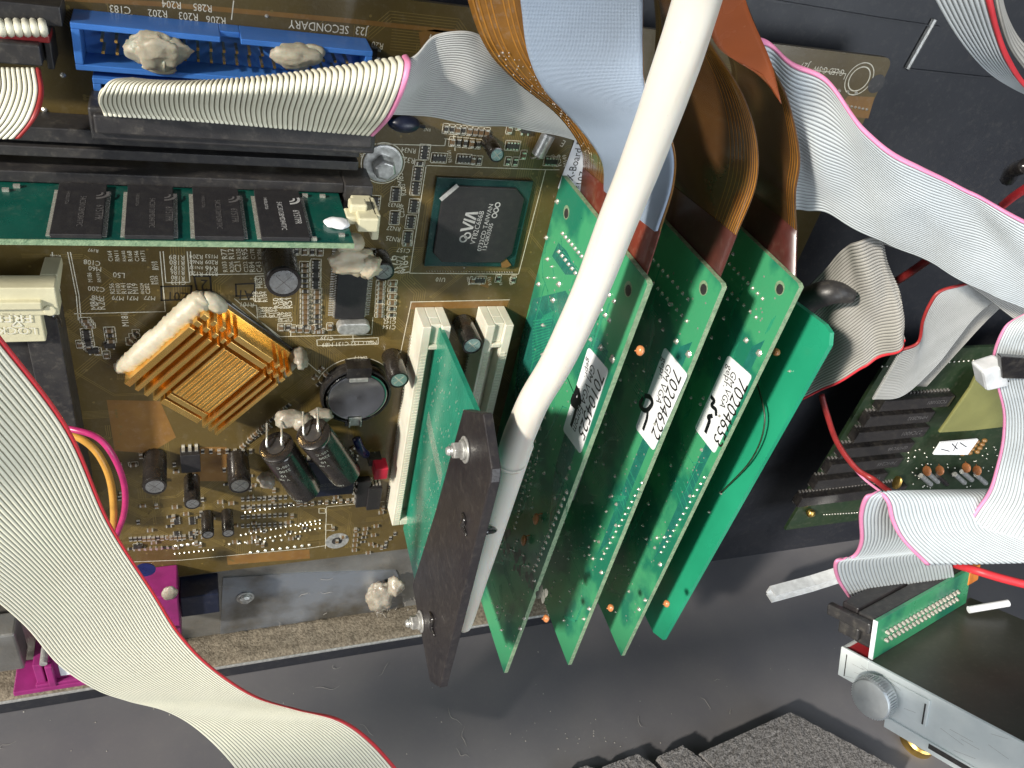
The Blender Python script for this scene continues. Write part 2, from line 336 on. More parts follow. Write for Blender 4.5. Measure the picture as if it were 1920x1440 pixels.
# ---------------------------------------------------------------- ribbon
def ribbon(name,label,L_,R_,nw,m,mark=None,parent=None,group=None,sub=10,rad=0.45,mark_n=1,wob=0.0,printed=None,mark_side='R',cat='ribbon cable',smoothbump=5,partlabel=None,mid=None):
    PH=[0,0.13,0.35,0.65,0.87]
    MI=spline([Vector(p) for p in mid],sub) if mid else None
    A=spline([Vector(p) for p in L_],sub); B_=spline([Vector(p) for p in R_],sub)
    S=len(A); q=smoothbump; nx=nw*q+1
    def pt(i,u):
        if MI: return A[i]*((1-u)*(1-2*u))+MI[i]*(4*u*(1-u))+B_[i]*(u*(2*u-1))
        return A[i]+(B_[i]-A[i])*u
    top=[];bot=[]
    for i in range(S):
        i0,i1=max(0,i-1),min(S-1,i+1)
        ac=(B_[i]-A[i]); wid=ac.length/nw
        for j in range(nx):
            u=min(1.0,(j//q+PH[j%q])/nw)
            al=pt(i1,u)-pt(i0,u); n=al.cross(ac).normalized()
            if wob:
                h=wob*noise.noise(Vector((i/S*4.0*len(L_)/5,u*2.2,len(name)+L_[0][0]*0.01)))
            else: h=0
            ph=PH[j%q]; bmp=(max(0.0,1-(2*ph-1)**2)**0.5 if 0<ph<1 else 0)*min(rad,wid*0.5)
            p=pt(i,u)+n*h
            top.append(p+n*(0.12+bmp)); bot.append(p-n*(0.12+bmp))
    def mk(j0,j1,web=True):
        mb=MB(); mb.sm=True; k=j1-j0+1
        for i in range(S):
            for j in range(j0,j1+1): mb.v.append(top[i*nx+j])
        for i in range(S):
            for j in range(j0,j1+1): mb.v.append(bot[i*nx+j])
        o=S*k
        def F(f): mb.f.append(f);mb.mi.append(0);mb.smooth.append(True)
        for i in range(S-1):
            for j in range(k-1):
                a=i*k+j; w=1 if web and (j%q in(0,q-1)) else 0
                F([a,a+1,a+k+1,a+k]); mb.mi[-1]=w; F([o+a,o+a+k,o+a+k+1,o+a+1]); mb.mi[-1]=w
            a=i*k; F([a,a+k,o+a+k,o+a]); a=i*k+k-1; F([a,o+a,o+a+k,a+k])
        for j in range(k-1): F([j,o+j,o+j+1,j+1]); a=(S-1)*k+j; F([a,a+1,o+a+1,o+a])
        return mb
    if parent is None:
        c=A[S//2]; t=thing(name,label,cat,(c.x,min(p.y for p in A+B_),c.z),group)
    else: t=parent
    if mark:
        if mark_side=='R': body=mk(0,(nw-mark_n)*q); mw=mk((nw-mark_n)*q,nw*q,False)
        else: body=mk(mark_n*q,nw*q); mw=mk(0,mark_n*q,False)
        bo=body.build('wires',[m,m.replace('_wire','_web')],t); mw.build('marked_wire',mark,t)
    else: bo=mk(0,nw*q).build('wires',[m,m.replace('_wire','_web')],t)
    if partlabel: bo['label']=partlabel
    if printed:
        txt,u0,v0,u1,hh,sgn=printed   # u along length 0..1 , v across
        mb=MB(); vs,fs,w=glyphs(txt)
        def at(u,v):
            x=min(max(u,0),0.999)*(S-1); i=int(x); f=x-i
            al=pt(min(i+1,S-1),v)-pt(i,v); ac=B_[i]-A[i]; n=al.cross(ac).normalized()
            p=pt(i,v).lerp(pt(i+1,v),f)
            return p+n*sgn*(0.22+min(rad,ac.length/nw*0.5))
        mb.add([at(lerp(u0,u1,x/w),v0+y*hh) for x,y in vs],fs); mb.build('printed_text','print',t)
    return t
def pts(lst): return [P(*p) for p in lst]
# ================================================================ setting
def struct(o): o['kind']='structure'; return o
mb=MB(); mb.box(-700,900,FLOOR-3,FLOOR,-14,330); struct(mb.build('floor','case_floor',origin=(0,FLOOR,0)))
mb=MB(); mb.box(-700,900,FLOOR+0.02,260,-17,-14.02); struct(mb.build('back_wall','case',origin=(0,FLOOR,-15)))
mb=MB(); mb.box(-700,900,190,193,-14,258); struct(mb.build('roof','case',origin=(0,190,0)))
mb=MB(); mb.box(-440,260,-62,-60,270,320); struct(mb.build('shadow_beam','case',origin=(0,-62,290)))  # unseen bar, added to cast the shadow edge across the floor
# seams pressed into the back wall
mb=MB()
mb.tube([P(1700,128,-13.6),P(1752,36,-13.6)],1.1,8); struct(mb.build('back_wall_crease','dusty_steel')); mb=MB()
mb.prism([P(1700,127,-14),P(1850,143,-14),P(2050,160,-14),P(2050,163,-14),P(1850,146,-14),P(1700,131,-14)],(0,0,0.8))
mb.prism([P(1400,-10,-14),P(1650,32,-14),P(1760,48,-14),P(1760,51,-14),P(1650,36,-14),P(1400,-5,-14)],(0,0,0.8))
struct(mb.build('back_wall_seam','case'))
# mounting plate behind the board with its dusty ledge
pl=thing('mounting_plate','dusty shiny steel plate running along the bottom edge of the brown motherboard','metal plate',(0,FLOOR,-5))
mb=MB(); mb.box(-140,165,-318,-62,-6.5,-5); mb.build('plate','dusty_steel',pl)
mb=MB(); mb.box(-140,170,-319.5,-318,-6.5,11); mb.build('ledge','tin',pl,bevel=0.3)
mb=MB(); random.seed(3)
nx,ny=150,10; vs=[];fs=[]
for i in range(nx+1):
    for j in range(ny+1):
        x=-139+i*(308/nx); z=-5+j*1.55
        h=0.5+1.1*abs(noise.noise(Vector((x*0.15,z*0.3,1))))+1.0*abs(noise.noise(Vector((x*0.6,z*0.9,4))))
        if j in(0,ny): h=0.05
        vs.append((x,-318+h,z))
for i in range(nx):
    for j in range(ny):
        a=i*(ny+1)+j; fs.append([a,a+1,a+ny+2,a+ny+1])
mb.sm=True; mb.add(vs,fs); d=mb.build('dust_layer','dust',pl)
mb=MB(); mb.box(-140,170,-330.8,-319.5,-8,8); mb.build('lip','case',pl,bevel=0.6)
# clear shine sheet and screws on plate
mb=MB(); mb.prism([P(x,y,-5) for x,y in [(418,1082),(560,1073),(742,1068),(752,1092),(757,1180),(600,1190),(412,1205)]],(0,0,0.5)); mb.build('foil_patch','foil',pl)
def screw(parent,px,z,r_=3.2,n=ZN,hexh=True):
    c=P(*px,z); mb=MB()
    mb.lathe(c,n,[(0,r_*1.35),(0.5,r_*1.35),(0.5,r_)],20)
    mb.lathe(c,n,[(0.5,r_),(1.6,r_),(2.2,r_*0.6)],6 if hexh else 20); return mb.build('screw','tin',parent,bevel=0.15)
screw(pl,(460,1120),-4.4,2.6)
c=PY(60,1267,-317); mb=MB(); mb.lathe(c,(0,1,0),[(0,4.6),(0.6,4.4),(1.6,2.6),(1.9,0.5)],24); mb.build('screw','tin',pl,smooth=True)
# ================================================================ motherboard
mbd=thing('motherboard','brown motherboard crowded with parts, white lettering and a gold heat sink','circuit board',(50,-270,0))
BX0,BX1,BY0,BY1=-130,206.5,-269.5,-55.5
mb=MB()
def rc(x0,x1,y0,y1,r_,z):
    o=[]
    for cx,cy,a0 in((x1-r_,y1-r_,0),(x0+r_,y1-r_,90),(x0+r_,y0+r_,180),(x1-r_,y0+r_,270)):
        for k in range(5):
            a=math.radians(a0+k*22.5); o.append(Vector((cx+r_*math.cos(a),cy+r_*math.sin(a),z)))
    return o
mb.prism(rc(BX0,BX1,BY0,BY1,3,-1.6),(0,0,1.6))
mb.build('board','board',mbd)
# copper pours, brighter under the mask
def pour(pp,z=0.02):
    mb=MB(); mb.poly([P(*p,0)+Vector((0,0,z)) for p in pp]); mb.build('copper_pour','board_lit',mbd)
pour([(0,-14),(300,3),(640,33),(868,57),(868,65),(640,42),(300,12),(0,-5)])  # top edge strip, its lit band put into the colour
pour([(770,567),(955,563),(950,576),(768,580)])
pour([(425,1042),(580,1030),(581,1047),(427,1059)])
pour([(355,838),(425,838),(425,902),(365,902)]); pour([(200,750),(300,752),(330,820),(280,850),(215,845)])
pour([(785,60),(815,55),(870,62),(860,100),(790,95)]); pour([(1590,180),(1640,182),(1628,222),(1560,215)])
pour([(884,530),(900,515),(925,520),(915,540)])
# trace bundles and vias
random.seed(11); mb=MB(); via=MB()
def inpoly(x,y): return -60<x<200 and BY0+3<y<BY1-3
for k in range(150):
    x=random.uniform(-55,150); y=random.uniform(BY0+6,BY1-6); d=random.choice([0,2,2,6,4,6,0]); n=random.randint(2,8); pitch=random.choice([0.55,0.7])
    w=0.22
    path=[Vector((x,y,0))]; 
    for s_ in range(random.randint(2,4)):
        L_=random.uniform(4,22); a=math.radians(45*d); path.append(path[-1]+Vector((math.cos(a),math.sin(a),0))*L_); d+=random.choice([-1,1])
    for j in range(n):
        off=(j-n/2)*pitch; q=[]
        for i,p in enumerate(path):
            t0=(path[min(i+1,len(path)-1)]-path[i]) if i<len(path)-1 else path[i]-path[i-1]
            t1=(path[i]-path[i-1]) if i>0 else t0
            t0=t0.normalized(); t1=t1.normalized(); bi=(Vector((-t0.y,t0.x,0))+Vector((-t1.y,t1.x,0))); bi=bi/ max(0.5,bi.length) ; bi=bi.normalized()/max(0.6,bi.normalized().dot(Vector((-t0.y,t0.x,0))))
            q.append(p+bi*off)
        for i in range(len(q)-1):
            if inpoly(q[i].x,q[i].y) and inpoly(q[i+1].x,q[i+1].y): seg(mb,q[i],q[i+1],w,off=0.012+0.0005*(k%10))
        if random.random()<0.5 and inpoly(q[-1].x,q[-1].y): via.lathe(q[-1],ZN,[(0.0,0.42),(0.035,0.42)],8,capA=False)
for k in range(420):
    x=random.uniform(-50,105); y=random.uniform(BY0+3,BY1-4)
    via.lathe((x,y,0),ZN,[(0,0.36),(0.035,0.36)],7,capA=False)
o=mb.build('copper_trace','trace',mbd); o['kind']='stuff'
o=via.build('via','trace',mbd); o['kind']='stuff'
# ---- silkscreen
sk=MB(); ink=MB()
T=[("C183",(245,13),(205,9)),("R202",(314,20),(277,17)),("R203",(372,26),(335,22)),("R206",(424,33),(386,29)),("R204",(340,4),(303,0)),("R285",(398,10),(362,6)),
("J22",(113,3),(85,1)),("FDD",(72,2),(38,-1)),("J23",(690,53),(668,49)),("SECONDARY",(655,49),(541,37)),("L64",(828,69),(806,64)),("R20",(720,82),(698,77)),
("RN34",(781,279),(753,276)),("R323",(779,297),(752,293)),("RN33",(754,382),(729,379)),("RN27",(752,426),(726,423)),("RN25",(752,446),(725,442)),("C157",(770,467),(745,464)),
("C108",(189,490),(157,486)),("M60",(191,501),(166,498)),("C200",(197,539),(165,536)),("M48",(196,555),(172,553)),("M79",(233,556),(210,554)),("M71",(260,556),(239,554)),("M77",(292,556),(270,554)),
("L50",(235,512),(212,510)),("R101",(477,568),(452,566)),("C139",(626,632),(602,630)),("M80 C132 C131 M89",(707,638),(604,643)),("BAT1",(689,668),(666,667)),("U10",(836,521),(818,520)),
("C154",(743,610),(718,609)),("C142",(743,601),(720,600)),("R193",(744,592),(720,591)),("RN7",(808,241),(795,240)),("C172",(412,294),(381,292)),("M113",(308,278),(275,275)),("M114",(358,279),(325,277)),("ML15",(518,297),(487,295)),
("SS1",(310,262),(295,261)),("R197",(185,468),(165,465)),("R189",(347,479),(317,477)),("R180",(347,489),(318,487)),("R187",(347,499),(319,497)),("R186",(347,508),(320,506)),("R180",(347,518),(321,516)),("C133",(349,526),(321,525)),
("E",(1062,265),(1056,262))]
for t,a,b_ in T: stext(sk,t,a,b_,hs=1.15)
random.seed(5)
def refs(x0,y0,x1,y1,cols,rows,rot=0,wd=26,h=1.15):
    for i in range(cols):
        for j in range(rows):
            x=x0+(x1-x0)*(i/max(1,cols-1)); y=y0+(y1-y0)*(j/max(1,rows-1)); x+=(x-x0)*0
            t=random.choice(['R','R','C','M','RN'])+str(random.randint(10,299))
            if rot==0: stext(sk,t,(x+wd/2,y),(x-wd/2,y-1.5),hs=h)
            else: stext(sk,t,(x+2,y+wd/2),(x-1,y-wd/2),hs=h)
refs(104,478,108,523,1,6,0,20); refs(368,478,370,510,1,4,0,26); refs(397,478,400,510,1,4,0,24)
refs(425,476,490,476,6,1,1,20,1.0); refs(425,500,490,500,6,1,1,20,1.0)
refs(210,480,272,480,6,1,1,20,1.0); refs(214,541,280,541,7,1,1,20,1.0); refs(290,498,296,525,2,2,1,16,1.0); refs(172,520,188,520,2,1,1,18)
refs(483,530,500,530,3,1,1,20,1.0); refs(484,556,500,558,3,1,1,20,1.0); refs(489,585,520,588,5,1,1,20,1.0); refs(523,568,547,570,4,1,1,20,1.0); refs(525,594,547,596,4,1,1,18,1.0)
refs(182,570,196,578,2,1,1,22); refs(240,600,242,602,1,1,1,24); refs(745,495,765,500,3,1,1,34,1.0); refs(600,285,680,287,8,1,1,18,1.0)
refs(757,395,758,396,1,1,1,24); refs(756,335,757,336,1,1,1,24); refs(760,355,762,356,1,1,1,22); refs(846,293,847,294,1,1,1,22)
refs(1040,300,1062,300,3,1,1,22,1.0); refs(880,526,960,526,5,1,1,15,1.0)
for t,a,b_,box in (("Z01",(354,549),(318,547),[(302,537),(359,536),(357,561),(303,563)]),("2",(391,525),(377,524),[(364,518),(394,518),(396,543),(369,545)]),("A1",(476,545),(450,544),[(442,533),(478,531),(477,554),(443,555)])):
    stext(ink,t,a,b_,hs=1.25); pline(ink,box,0.5,closed=True)
for pp in ([(127,473),(143,553),(147,600)],[(132,473),(148,553),(152,600)],[(98,473),(104,520),(112,545)],[(0,523),(106,521),(113,545)],[(140,588),(310,584),(300,472)],[(306,472),(311,530),(356,529),(351,472)],[(357,472),(361,515),(496,513)],[(496,468),(499,513)],
  [(479,565),(479,518),(500,517)],[(449,561),(480,560)],[(452,572),(481,572),(483,598),(525,631),(697,627),(699,595)],[(594,637),(709,633),(709,645),(595,648),(594,637)],
  [(799,310),(1023,318),(1048,318)],[(799,310),(768,512),(972,514),(1023,318)],[(686,269),(834,273),(836,260)],[(686,269),(684,330)],[(770,566),(955,562)],[(771,566),(745,690)],[(675,270),(560,260)],
  [(1270+0,310),(1290,310)],[(438,2),(434,36)],[(660,585),(662,640),(700,640)],[(545,630),(545,612)],[(135,235),(190,236)],[(130,250),(250,250)],[(457,275),(590,281),(592,287),(457,281),(457,275)],
  [(200,1055),(340,1050),(575,1028),(630,1020)],[(610,1028),(612,950),(720,940)],[(598,953),(610,953),(610,962),(598,962),(598,953)],[(610,983),(622,983),(622,994),(610,994),(610,983)],
  [(810,80),(835,72),(838,88),(812,96),(810,80)],[(440,560),(600,700)],[(436,569),(560,668)],[(830,222),(985,232),(983,245)],[(834,260),(853,262),(853,282)],[(835,245),(852,246),(850,260)],[(1490,128),(1586,138)],[(1586,138),(1582,148)]):
    pline(sk,pp,0.24)
def ring(mb,c,r_,w,n=40,a0=0,a1=360,z=0.055):
    for k in range(n):
        a=math.radians(a0+(a1-a0)*k/n); b2=math.radians(a0+(a1-a0)*(k+1)/n)
        q=[c+Vector((math.cos(t)*rr,math.sin(t)*rr,z)) for t,rr in((a,r_),(b2,r_),(b2,r_+w),(a,r_+w))]
        mb.add(q,[[0,1,2,3]])
ring(sk,P(1611,148,0),3.6,0.35); ring(sk,P(1611,148,0),4.9,0.3)
stext(sk,"G-LED G-SW",(1585,131),(1527,123),hs=1.3); stext(sk,"J27",(1519,119),(1503,116),hs=1.2)
# ---- screw holes and big hex mounting screw
hs=thing if False else None
c=P(718,306,0); mb=MB(); mb.lathe(c,ZN,[(0.05,5.6),(0.45,5.5),(0.5,4.9)],36); ring(sk,c,5.9,0.25)
mb.lathe(c+Vector((0.2,-0.6,0)),ZN,[(0.5,3.6),(0.7,3.4),(3.3,3.2),(3.9,2.5)],6); mb.build('mounting_screw','tin',mbd,bevel=0.25)
c=P(632,1014,0); mb=MB(); mb.lathe(c,ZN,[(0.02,4.6),(0.06,4.6),(0.06,2.2),(0.03,2.0)],30,capB=False); mb.build('mounting_hole_ring','tin',mbd)
for c_h,r_h in((c,2.1),(P(1643,157,0),3.0)):
    mb=MB(); mb.lathe(c_h,ZN,[(0.07,r_h),(0.08,r_h)],24); mb.build('mounting_hole','black_plastic',mbd)
# ---- small surface mount parts
random.seed(21)
MC={}; CNT={}; OVER={}
def protos(kind):
    mb=MB()
    if kind=='resistor':
        mb.box(-0.55,0.55,-0.5,0.5,0,0.45); mb.m=1; mb.box(-1.0,-0.55,-0.52,0.52,0,0.48); mb.box(0.55,1.0,-0.52,0.52,0,0.48); ms=['smd_black','solder']
    elif kind=='capacitor_chip':
        mb.box(-0.55,0.55,-0.55,0.55,0,0.8); mb.m=1; mb.box(-1.0,-0.55,-0.57,0.57,0,0.83); mb.box(0.55,1.0,-0.57,0.57,0,0.83); ms=['smd_tan','solder']
    elif kind=='resistor_array':
        mb.box(-1.9,1.9,-0.7,0.7,0,0.6); mb.m=1
        for k in range(4):
            for s_ in(-1,1): mb.box(-1.75+k*0.98,-1.2+k*0.98,s_*0.7-0.0 if s_>0 else -1.15,1.15 if s_>0 else -0.7,0,0.5)
        ms=['smd_black','solder']
    elif kind=='transistor':
        mb.box(-1.4,1.4,-0.8,0.8,0.1,1.1); mb.m=1
        for x,y in((-0.95,-1.2),(0.95,-1.2),(0,1.2)): mb.box(x-0.25,x+0.25,y-0.5,y+0.5,0,0.5)
        ms=['smd_black','solder']
    return mb,ms
def smd(kind,c,rot=0.0):
    if kind not in MC:
        mb,ms=protos(kind); me=bpy.data.meshes.new(kind); me.from_pydata([WV(v)*MM for v in mb.v],[],mb.f)
        for q in ms: me.materials.append(MATS[q])
        me.polygons.foreach_set('material_index',mb.mi); MC[kind]=(me,mb,ms); CNT[kind]=0
    me,pm,ms=MC[kind]; CNT[kind]+=1
    if CNT[kind]<=90:
        o=bpy.data.objects.new(kind,me); COL.objects.link(o); o.parent=mbd; o.location=W(c)-W(ORG[mbd.name]); o.rotation_euler=(0,-0.0,0)
        o.rotation_mode='AXIS_ANGLE'; o.rotation_axis_angle=(rot,0,-1,0)
    else:
        if kind not in OVER: OVER[kind]=MB()
        ca,sa=math.cos(rot),math.sin(rot); B_=OVER[kind]; o=len(B_.v)
        B_.v+=[Vector((c[0]+v.x*ca-v.y*sa,c[1]+v.x*sa+v.y*ca,v.z)) for v in pm.v]
        for f,mi in zip(pm.f,pm.mi): B_.f.append([o+i for i in f]); B_.mi.append(mi); B_.smooth.append(False)
H2=math.pi/2
def frame(c,w,h): 
    x,y=c.x,c.y; q=[Vector((x-w,y-h,0)),Vector((x+w,y-h,0)),Vector((x+w,y+h,0)),Vector((x-w,y+h,0))]
    for i in range(4): seg(sk,q[i],q[(i+1)%4],0.2)
def smdrow(kind,p0,p1,n,rot,fr=True):
    a,b_=P(*p0,0),P(*p1,0)
    for i in range(n):
        c=lerp(a,b_,i/max(1,n-1)); 
        if kind=='mix': k_=random.choice(['resistor','capacitor_chip','capacitor_chip'])
        else:k_=kind
        smd(k_,c,rot)
        if fr:
            w,h=(1.45,0.95) if rot==0 else (0.95,1.45)
            if k_=='resistor_array': w,h=(2.3,1.5) if rot==0 else (1.5,2.3)
            frame(c,w,h)
smdrow('mix',(572,545),(572,612),8,0); smdrow('mix',(594,545),(594,620),9,0)
smdrow('resistor_array',(592,498),(592,530),3,H2); smdrow('mix',(571,495),(571,535),5,0); smdrow('mix',(556,470),(600,472),4,H2)
smdrow('mix',(714,530),(711,590),8,0); smdrow('mix',(736,530),(734,590),6,0)
smdrow('mix',(527,613),(540,613),2,H2); smdrow('capacitor_chip',(549,616),(575,617),3,H2); smdrow('capacitor_chip',(586,613),(600,620),2,0); smdrow('capacitor_chip',(618,612),(618,612),1,H2)
smdrow('mix',(836,241),(912,248),8,H2); smdrow('mix',(848,265),(896,270),5,H2); smdrow('mix',(886,300),(898,301),2,H2); smdrow('mix',(952,302),(966,303),2,H2)
smdrow('resistor_array',(823,296),(823,296),1,0); smdrow('resistor_array',(870,298),(870,298),1,0); smdrow('resistor_array',(961,273),(961,273),1,0); smdrow('resistor_array',(1033,302),(1033,302),1,0)
smdrow('resistor_array',(796,285),(796,285),1,H2); smdrow('resistor_array',(783,325),(779,352),2,H2); smdrow('resistor_array',(742,364),(742,364),1,H2); smdrow('resistor_array',(740,408),(740,408),1,H2); smdrow('resistor_array',(776,386),(764,445),3,H2); smdrow('resistor_array',(703,380),(703,380),1,H2)
smdrow('mix',(787,306),(793,307),1,0); smdrow('capacitor_chip',(764,456),(764,456),1,0); smdrow('mix',(973,235),(955,242),2,H2); smdrow('transistor',(985,242),(985,242),1,0); smdrow('mix',(981,290),(981,290),1,H2)
smdrow('resistor_array',(898,525),(898,525),1,0); smdrow('mix',(886,525),(934,522),2,H2); smdrow('mix',(962,524),(962,524),1,H2)
smdrow('mix',(160,600),(168,610),3,0); smdrow('resistor_array',(163,628),(166,644),2,H2); smdrow('mix',(205,618),(208,638),3,0); smdrow('transistor',(206,645),(175,655),2,0); smdrow('mix',(255,625),(243,640),3,0.8); smdrow('mix',(150,645),(200,665),4,H2)
# parts along the lower board
smdrow('mix',(250,870),(252,880),1,0)
for y in(935,950,968,985):
    smdrow(random.choice(['mix','resistor']),(455,y),(535,y-4),9,H2,False)
smdrow('mix',(245,1010),(345,1005),13,H2,False); smdrow('mix',(245,1028),(330,1025),9,0,False); smdrow('transistor',(258,1022),(258,1022),1,0)
smdrow('mix',(668,992),(664,1030),5,0,False); smdrow('mix',(685,990),(680,1015),4,0,False); smdrow('capacitor_chip',(705,985),(690,1035),4,0,False); smdrow('mix',(740,1000),(715,1025),4,H2,False)
smdrow('resistor_array',(331,1002),(331,975),2,H2,False); smdrow('resistor_array',(360,1002),(360,975),2,H2,False)
smdrow('mix',(590,705),(620,760),5,0.8,False); smdrow('mix',(602,690),(630,720),4,0.8,False); smdrow('mix',(540,760),(470,820),8,0.8,False); smdrow('mix',(505,800),(455,835),5,0.8,False)
smdrow('mix',(240,30-0),(240,30),1,0,False); smdrow('mix',(60,265),(120,268),4,H2); smdrow('mix',(290,287),(500,294),4,0)
smdrow('resistor',(600,860),(690,850),3,H2,False); smdrow('mix',(640,835),(700,850),4,0.6,False); smdrow('mix',(380,845),(470,845),7,H2,False); smdrow('mix',(545,945),(690,935),12,H2,False)
smdrow('transistor',(700,100),(703,110),1,H2,False); smdrow('mix',(700,95),(715,118),2,H2,False)
for k in range(60):
    x,y=random.uniform(250,730),random.uniform(930,1025); smd(random.choice(['resistor','capacitor_chip','capacitor_chip']),P(x,y,0),random.choice([0,H2]))
for k in range(30):
    x,y=random.uniform(215,560),random.uniform(850,940); smd(random.choice(['resistor','capacitor_chip']),P(x,y,0),random.choice([0,H2]))
for k,B_ in OVER.items():
    o=B_.build(k,MC[k][2],mbd); o['kind']='stuff'
# solder dots of through-hole parts
mb=MB()
def dots(p0,p1,n,r_=0.5,jit=0):
    a,b_=P(*p0,0),P(*p1,0)
    for i in range(n):
        c=lerp(a,b_,i/max(1,n-1)); mb.lathe(c,ZN,[(0,r_),(0.25,r_*0.8),(0.5,r_*0.3)],7,capA=False)
dots((452,1003),(600,975),17); dots((450,1018),(600,990),17); dots((460,960),(560,945),12,0.4); dots((580,945),(690,938),14,0.35); dots((330,1024),(375,1018),5,0.8); dots((328,1038),(400,1030),9,0.35)
dots((470,1036),(580,1022),9,0.75); dots((430,1020),(560,1010),9,0.6); dots((48,206),(83,206),3,0.7); dots((118,141),(120,142),1,0.7); dots((50,235),(120,236),4,0.5); dots((500,30),(1000,80),1)
dots((560,985),(600,981),6,0.4); dots((870,530-28),(870,502),1,0.3); dots((985,340),(960,495),34,0.22); dots((800,508),(960,510),34,0.2); dots((1558,168),(1605,174),4,0.6); dots((1545,190),(1625,205),12,0.5)
mb.build('solder_joint','solder',mbd)['kind']='stuff'
sk.build('silkscreen','silk',mbd); ink.build('stamped_mark','ink',mbd)
# ---- radial capacitors
def capacitor(top,h,r_,parent=mbd,lean=None,topm='can',glue=False):
    if lean is None: t=P(*top,h); b_=Vector((t.x,t.y,0))
    else: b_,t=lean; b_=Vector(b_);t=Vector(t)
    ax=(t-b_).normalized(); L_=(t-b_).length
    mb=MB(); mb.lathe(b_,ax,[(0,r_*0.92),(0.4,r_),(L_-1.0,r_),(L_-0.7,r_*0.95),(L_-0.35,r_),(L_,r_*0.97),(L_+0.05,r_*0.80)],28,capB=False)
    o=mb.build('electrolytic_capacitor','cap_sleeve',parent,shade=35)
    mb=MB(); mb.lathe(b_,ax,[(L_-0.12,r_*0.80),(L_-0.06,r_*0.78),(L_-0.05,0.01)],28,capA=False,capB=False)
    e1=ax.orthogonal().normalized(); e2=ax.cross(e1); c=b_+ax*(L_-0.03); mb.build('can_top',topm,o)
    mb=MB()
    for e in(e1,e2): seg(mb,c-e*r_*0.6,c+e*r_*0.6,0.18,n=ax,off=0.02)
    mb.build('vent_score','chip_print_faint' if topm=='can' else 'silk',o)
    return o,b_,ax,L_
for top,h,r_,tm in (((532,530),14,4.9,'can'),((720,510),8,3.2,'can'),((748,713),13,3.3,'can_green'),((886,648),13,3.4,'can_green'),((932,291),9,2.2,'can_green'),((290,913),14,3.6,'can'),((361,945),12,2.6,'can'),((450,911),14,3.6,'can'),((390,1003),10,2.1,'can'),((428,1000),10,2.1,'can')):
    o,b_,ax,L_=capacitor(top,h,r_,topm=tm)
    if tm=='can_green' and r_>3:
        mb=MB(); 
        for k in range(3):   # light stripe with minus marks down the sleeve
            a=math.radians(250); d=Vector((math.cos(a),math.sin(a),0))
            seg(mb,b_+d*(r_+0.03)+ax*(2+k*3.5),b_+d*(r_+0.03)+ax*(4+k*3.5),0.5,n=d,off=0.02)
        mb.build('polarity_stripe','cap_print',o)
# two big leaning capacitors, leads showing
def wraptext(mb,t,c,ax,r_,h0,ang0,size,sgn=1):
    vs,fs,w=glyphs(t); e1=ax.orthogonal().normalized(); vis=Vector((-0.35,0.45,0.8)); e1=(vis-ax*vis.dot(ax)).normalized(); e2=ax.cross(e1)
    out=[]
    for x,y in vs:
        a=ang0+sgn*x*size/r_; out.append(c+ax*(h0+y*size)+e1*(math.cos(a)*(r_+0.06))+e2*(math.sin(a)*(r_+0.06)))
    mb.add(out,fs)
for (a,b_) in (((517,836,15),(573,918,9)),((586,812,17),(648,888,10))):
    A_,B_=P(*a),P(*b_)
    mb=MB(); ax=(B_-A_).normalized(); L_=(B_-A_).length; r_=5.6
    mb.lathe(A_,ax,[(0.1,r_*0.55),(0.0,r_*0.8),(0.5,r_),(1.6,r_),(2.2,r_*0.93),(2.8,r_),(L_-1,r_),(L_,r_*0.8)],32)
    o=mb.build('electrolytic_capacitor','cap_sleeve',mbd,shade=35); o['label']='big leaning capacitor with bent leads'
    mb=MB(); mb.lathe(A_,ax,[(-0.15,r_*0.55),(-0.1,r_*0.5)],24); mb.build('rubber_plug','black_plastic',o)
    mb=MB(); 
    for t,h,s_,a0 in (("10",9.5,2.0,-0.1),("2200",6.7,1.9,-0.5),("105°C",4.2,1.7,-0.6),("V  NE",12.4,1.5,-0.1),("2200",L_-5.5,1.9,0.6),("105°C(M)",L_-3.0,1.6,0.0)):
        wraptext(mb,t,A_,ax,r_,h,a0,s_)
    mb.build('printed_text','cap_print',o)
    e1=ax.orthogonal().normalized(); vis=Vector((-0.35,0.45,0.8)); e1=(vis-ax*vis.dot(ax)).normalized(); e2=ax.cross(e1)
    for s_ in(-1,1):
        mb=MB(); q=A_+e2*s_*2.4; mb.tube([q,q-ax*1.6+e1*0.6,q-ax*2.6+Vector((0.5,1.0,-1.5)),q-ax*3+Vector((1,2.5,-6))],0.33,8); mb.build('lead','solder',o)
mb=MB()
mb.blob(P(545,785,8),(5,3.0,3.2),3,0.3); mb.blob(P(570,793,10),(3.5,3.0,3.4),4,0.3); mb.blob(P(600,780,8),(4,2.6,3.0),5,0.3)
mb.build('glue_blob','glue_grey',mbd)['label']='dirty glue holding the two leaning capacitors'
mb=MB(); mb.blob(P(500,900,4),(3,3,3),6,0.3); mb.build('glue_blob','glue_grey',mbd)
# dark blob capacitor under the grey cable
o,b_,ax,L_=capacitor(None,0,0.1,lean=(P(785,234,4),P(738,232,6))) if False else (None,)*4
mb=MB(); mb.blob(P(758,232,5),(4.4,2.3,2.4),9,0.05,1,ax=(Vector((1,0,0)),Vector((0,1,0)),ZN)); mb.tube([P(780,234,4),P(795,238,1)],0.5,8); mb.build('disc_capacitor','navy',mbd)
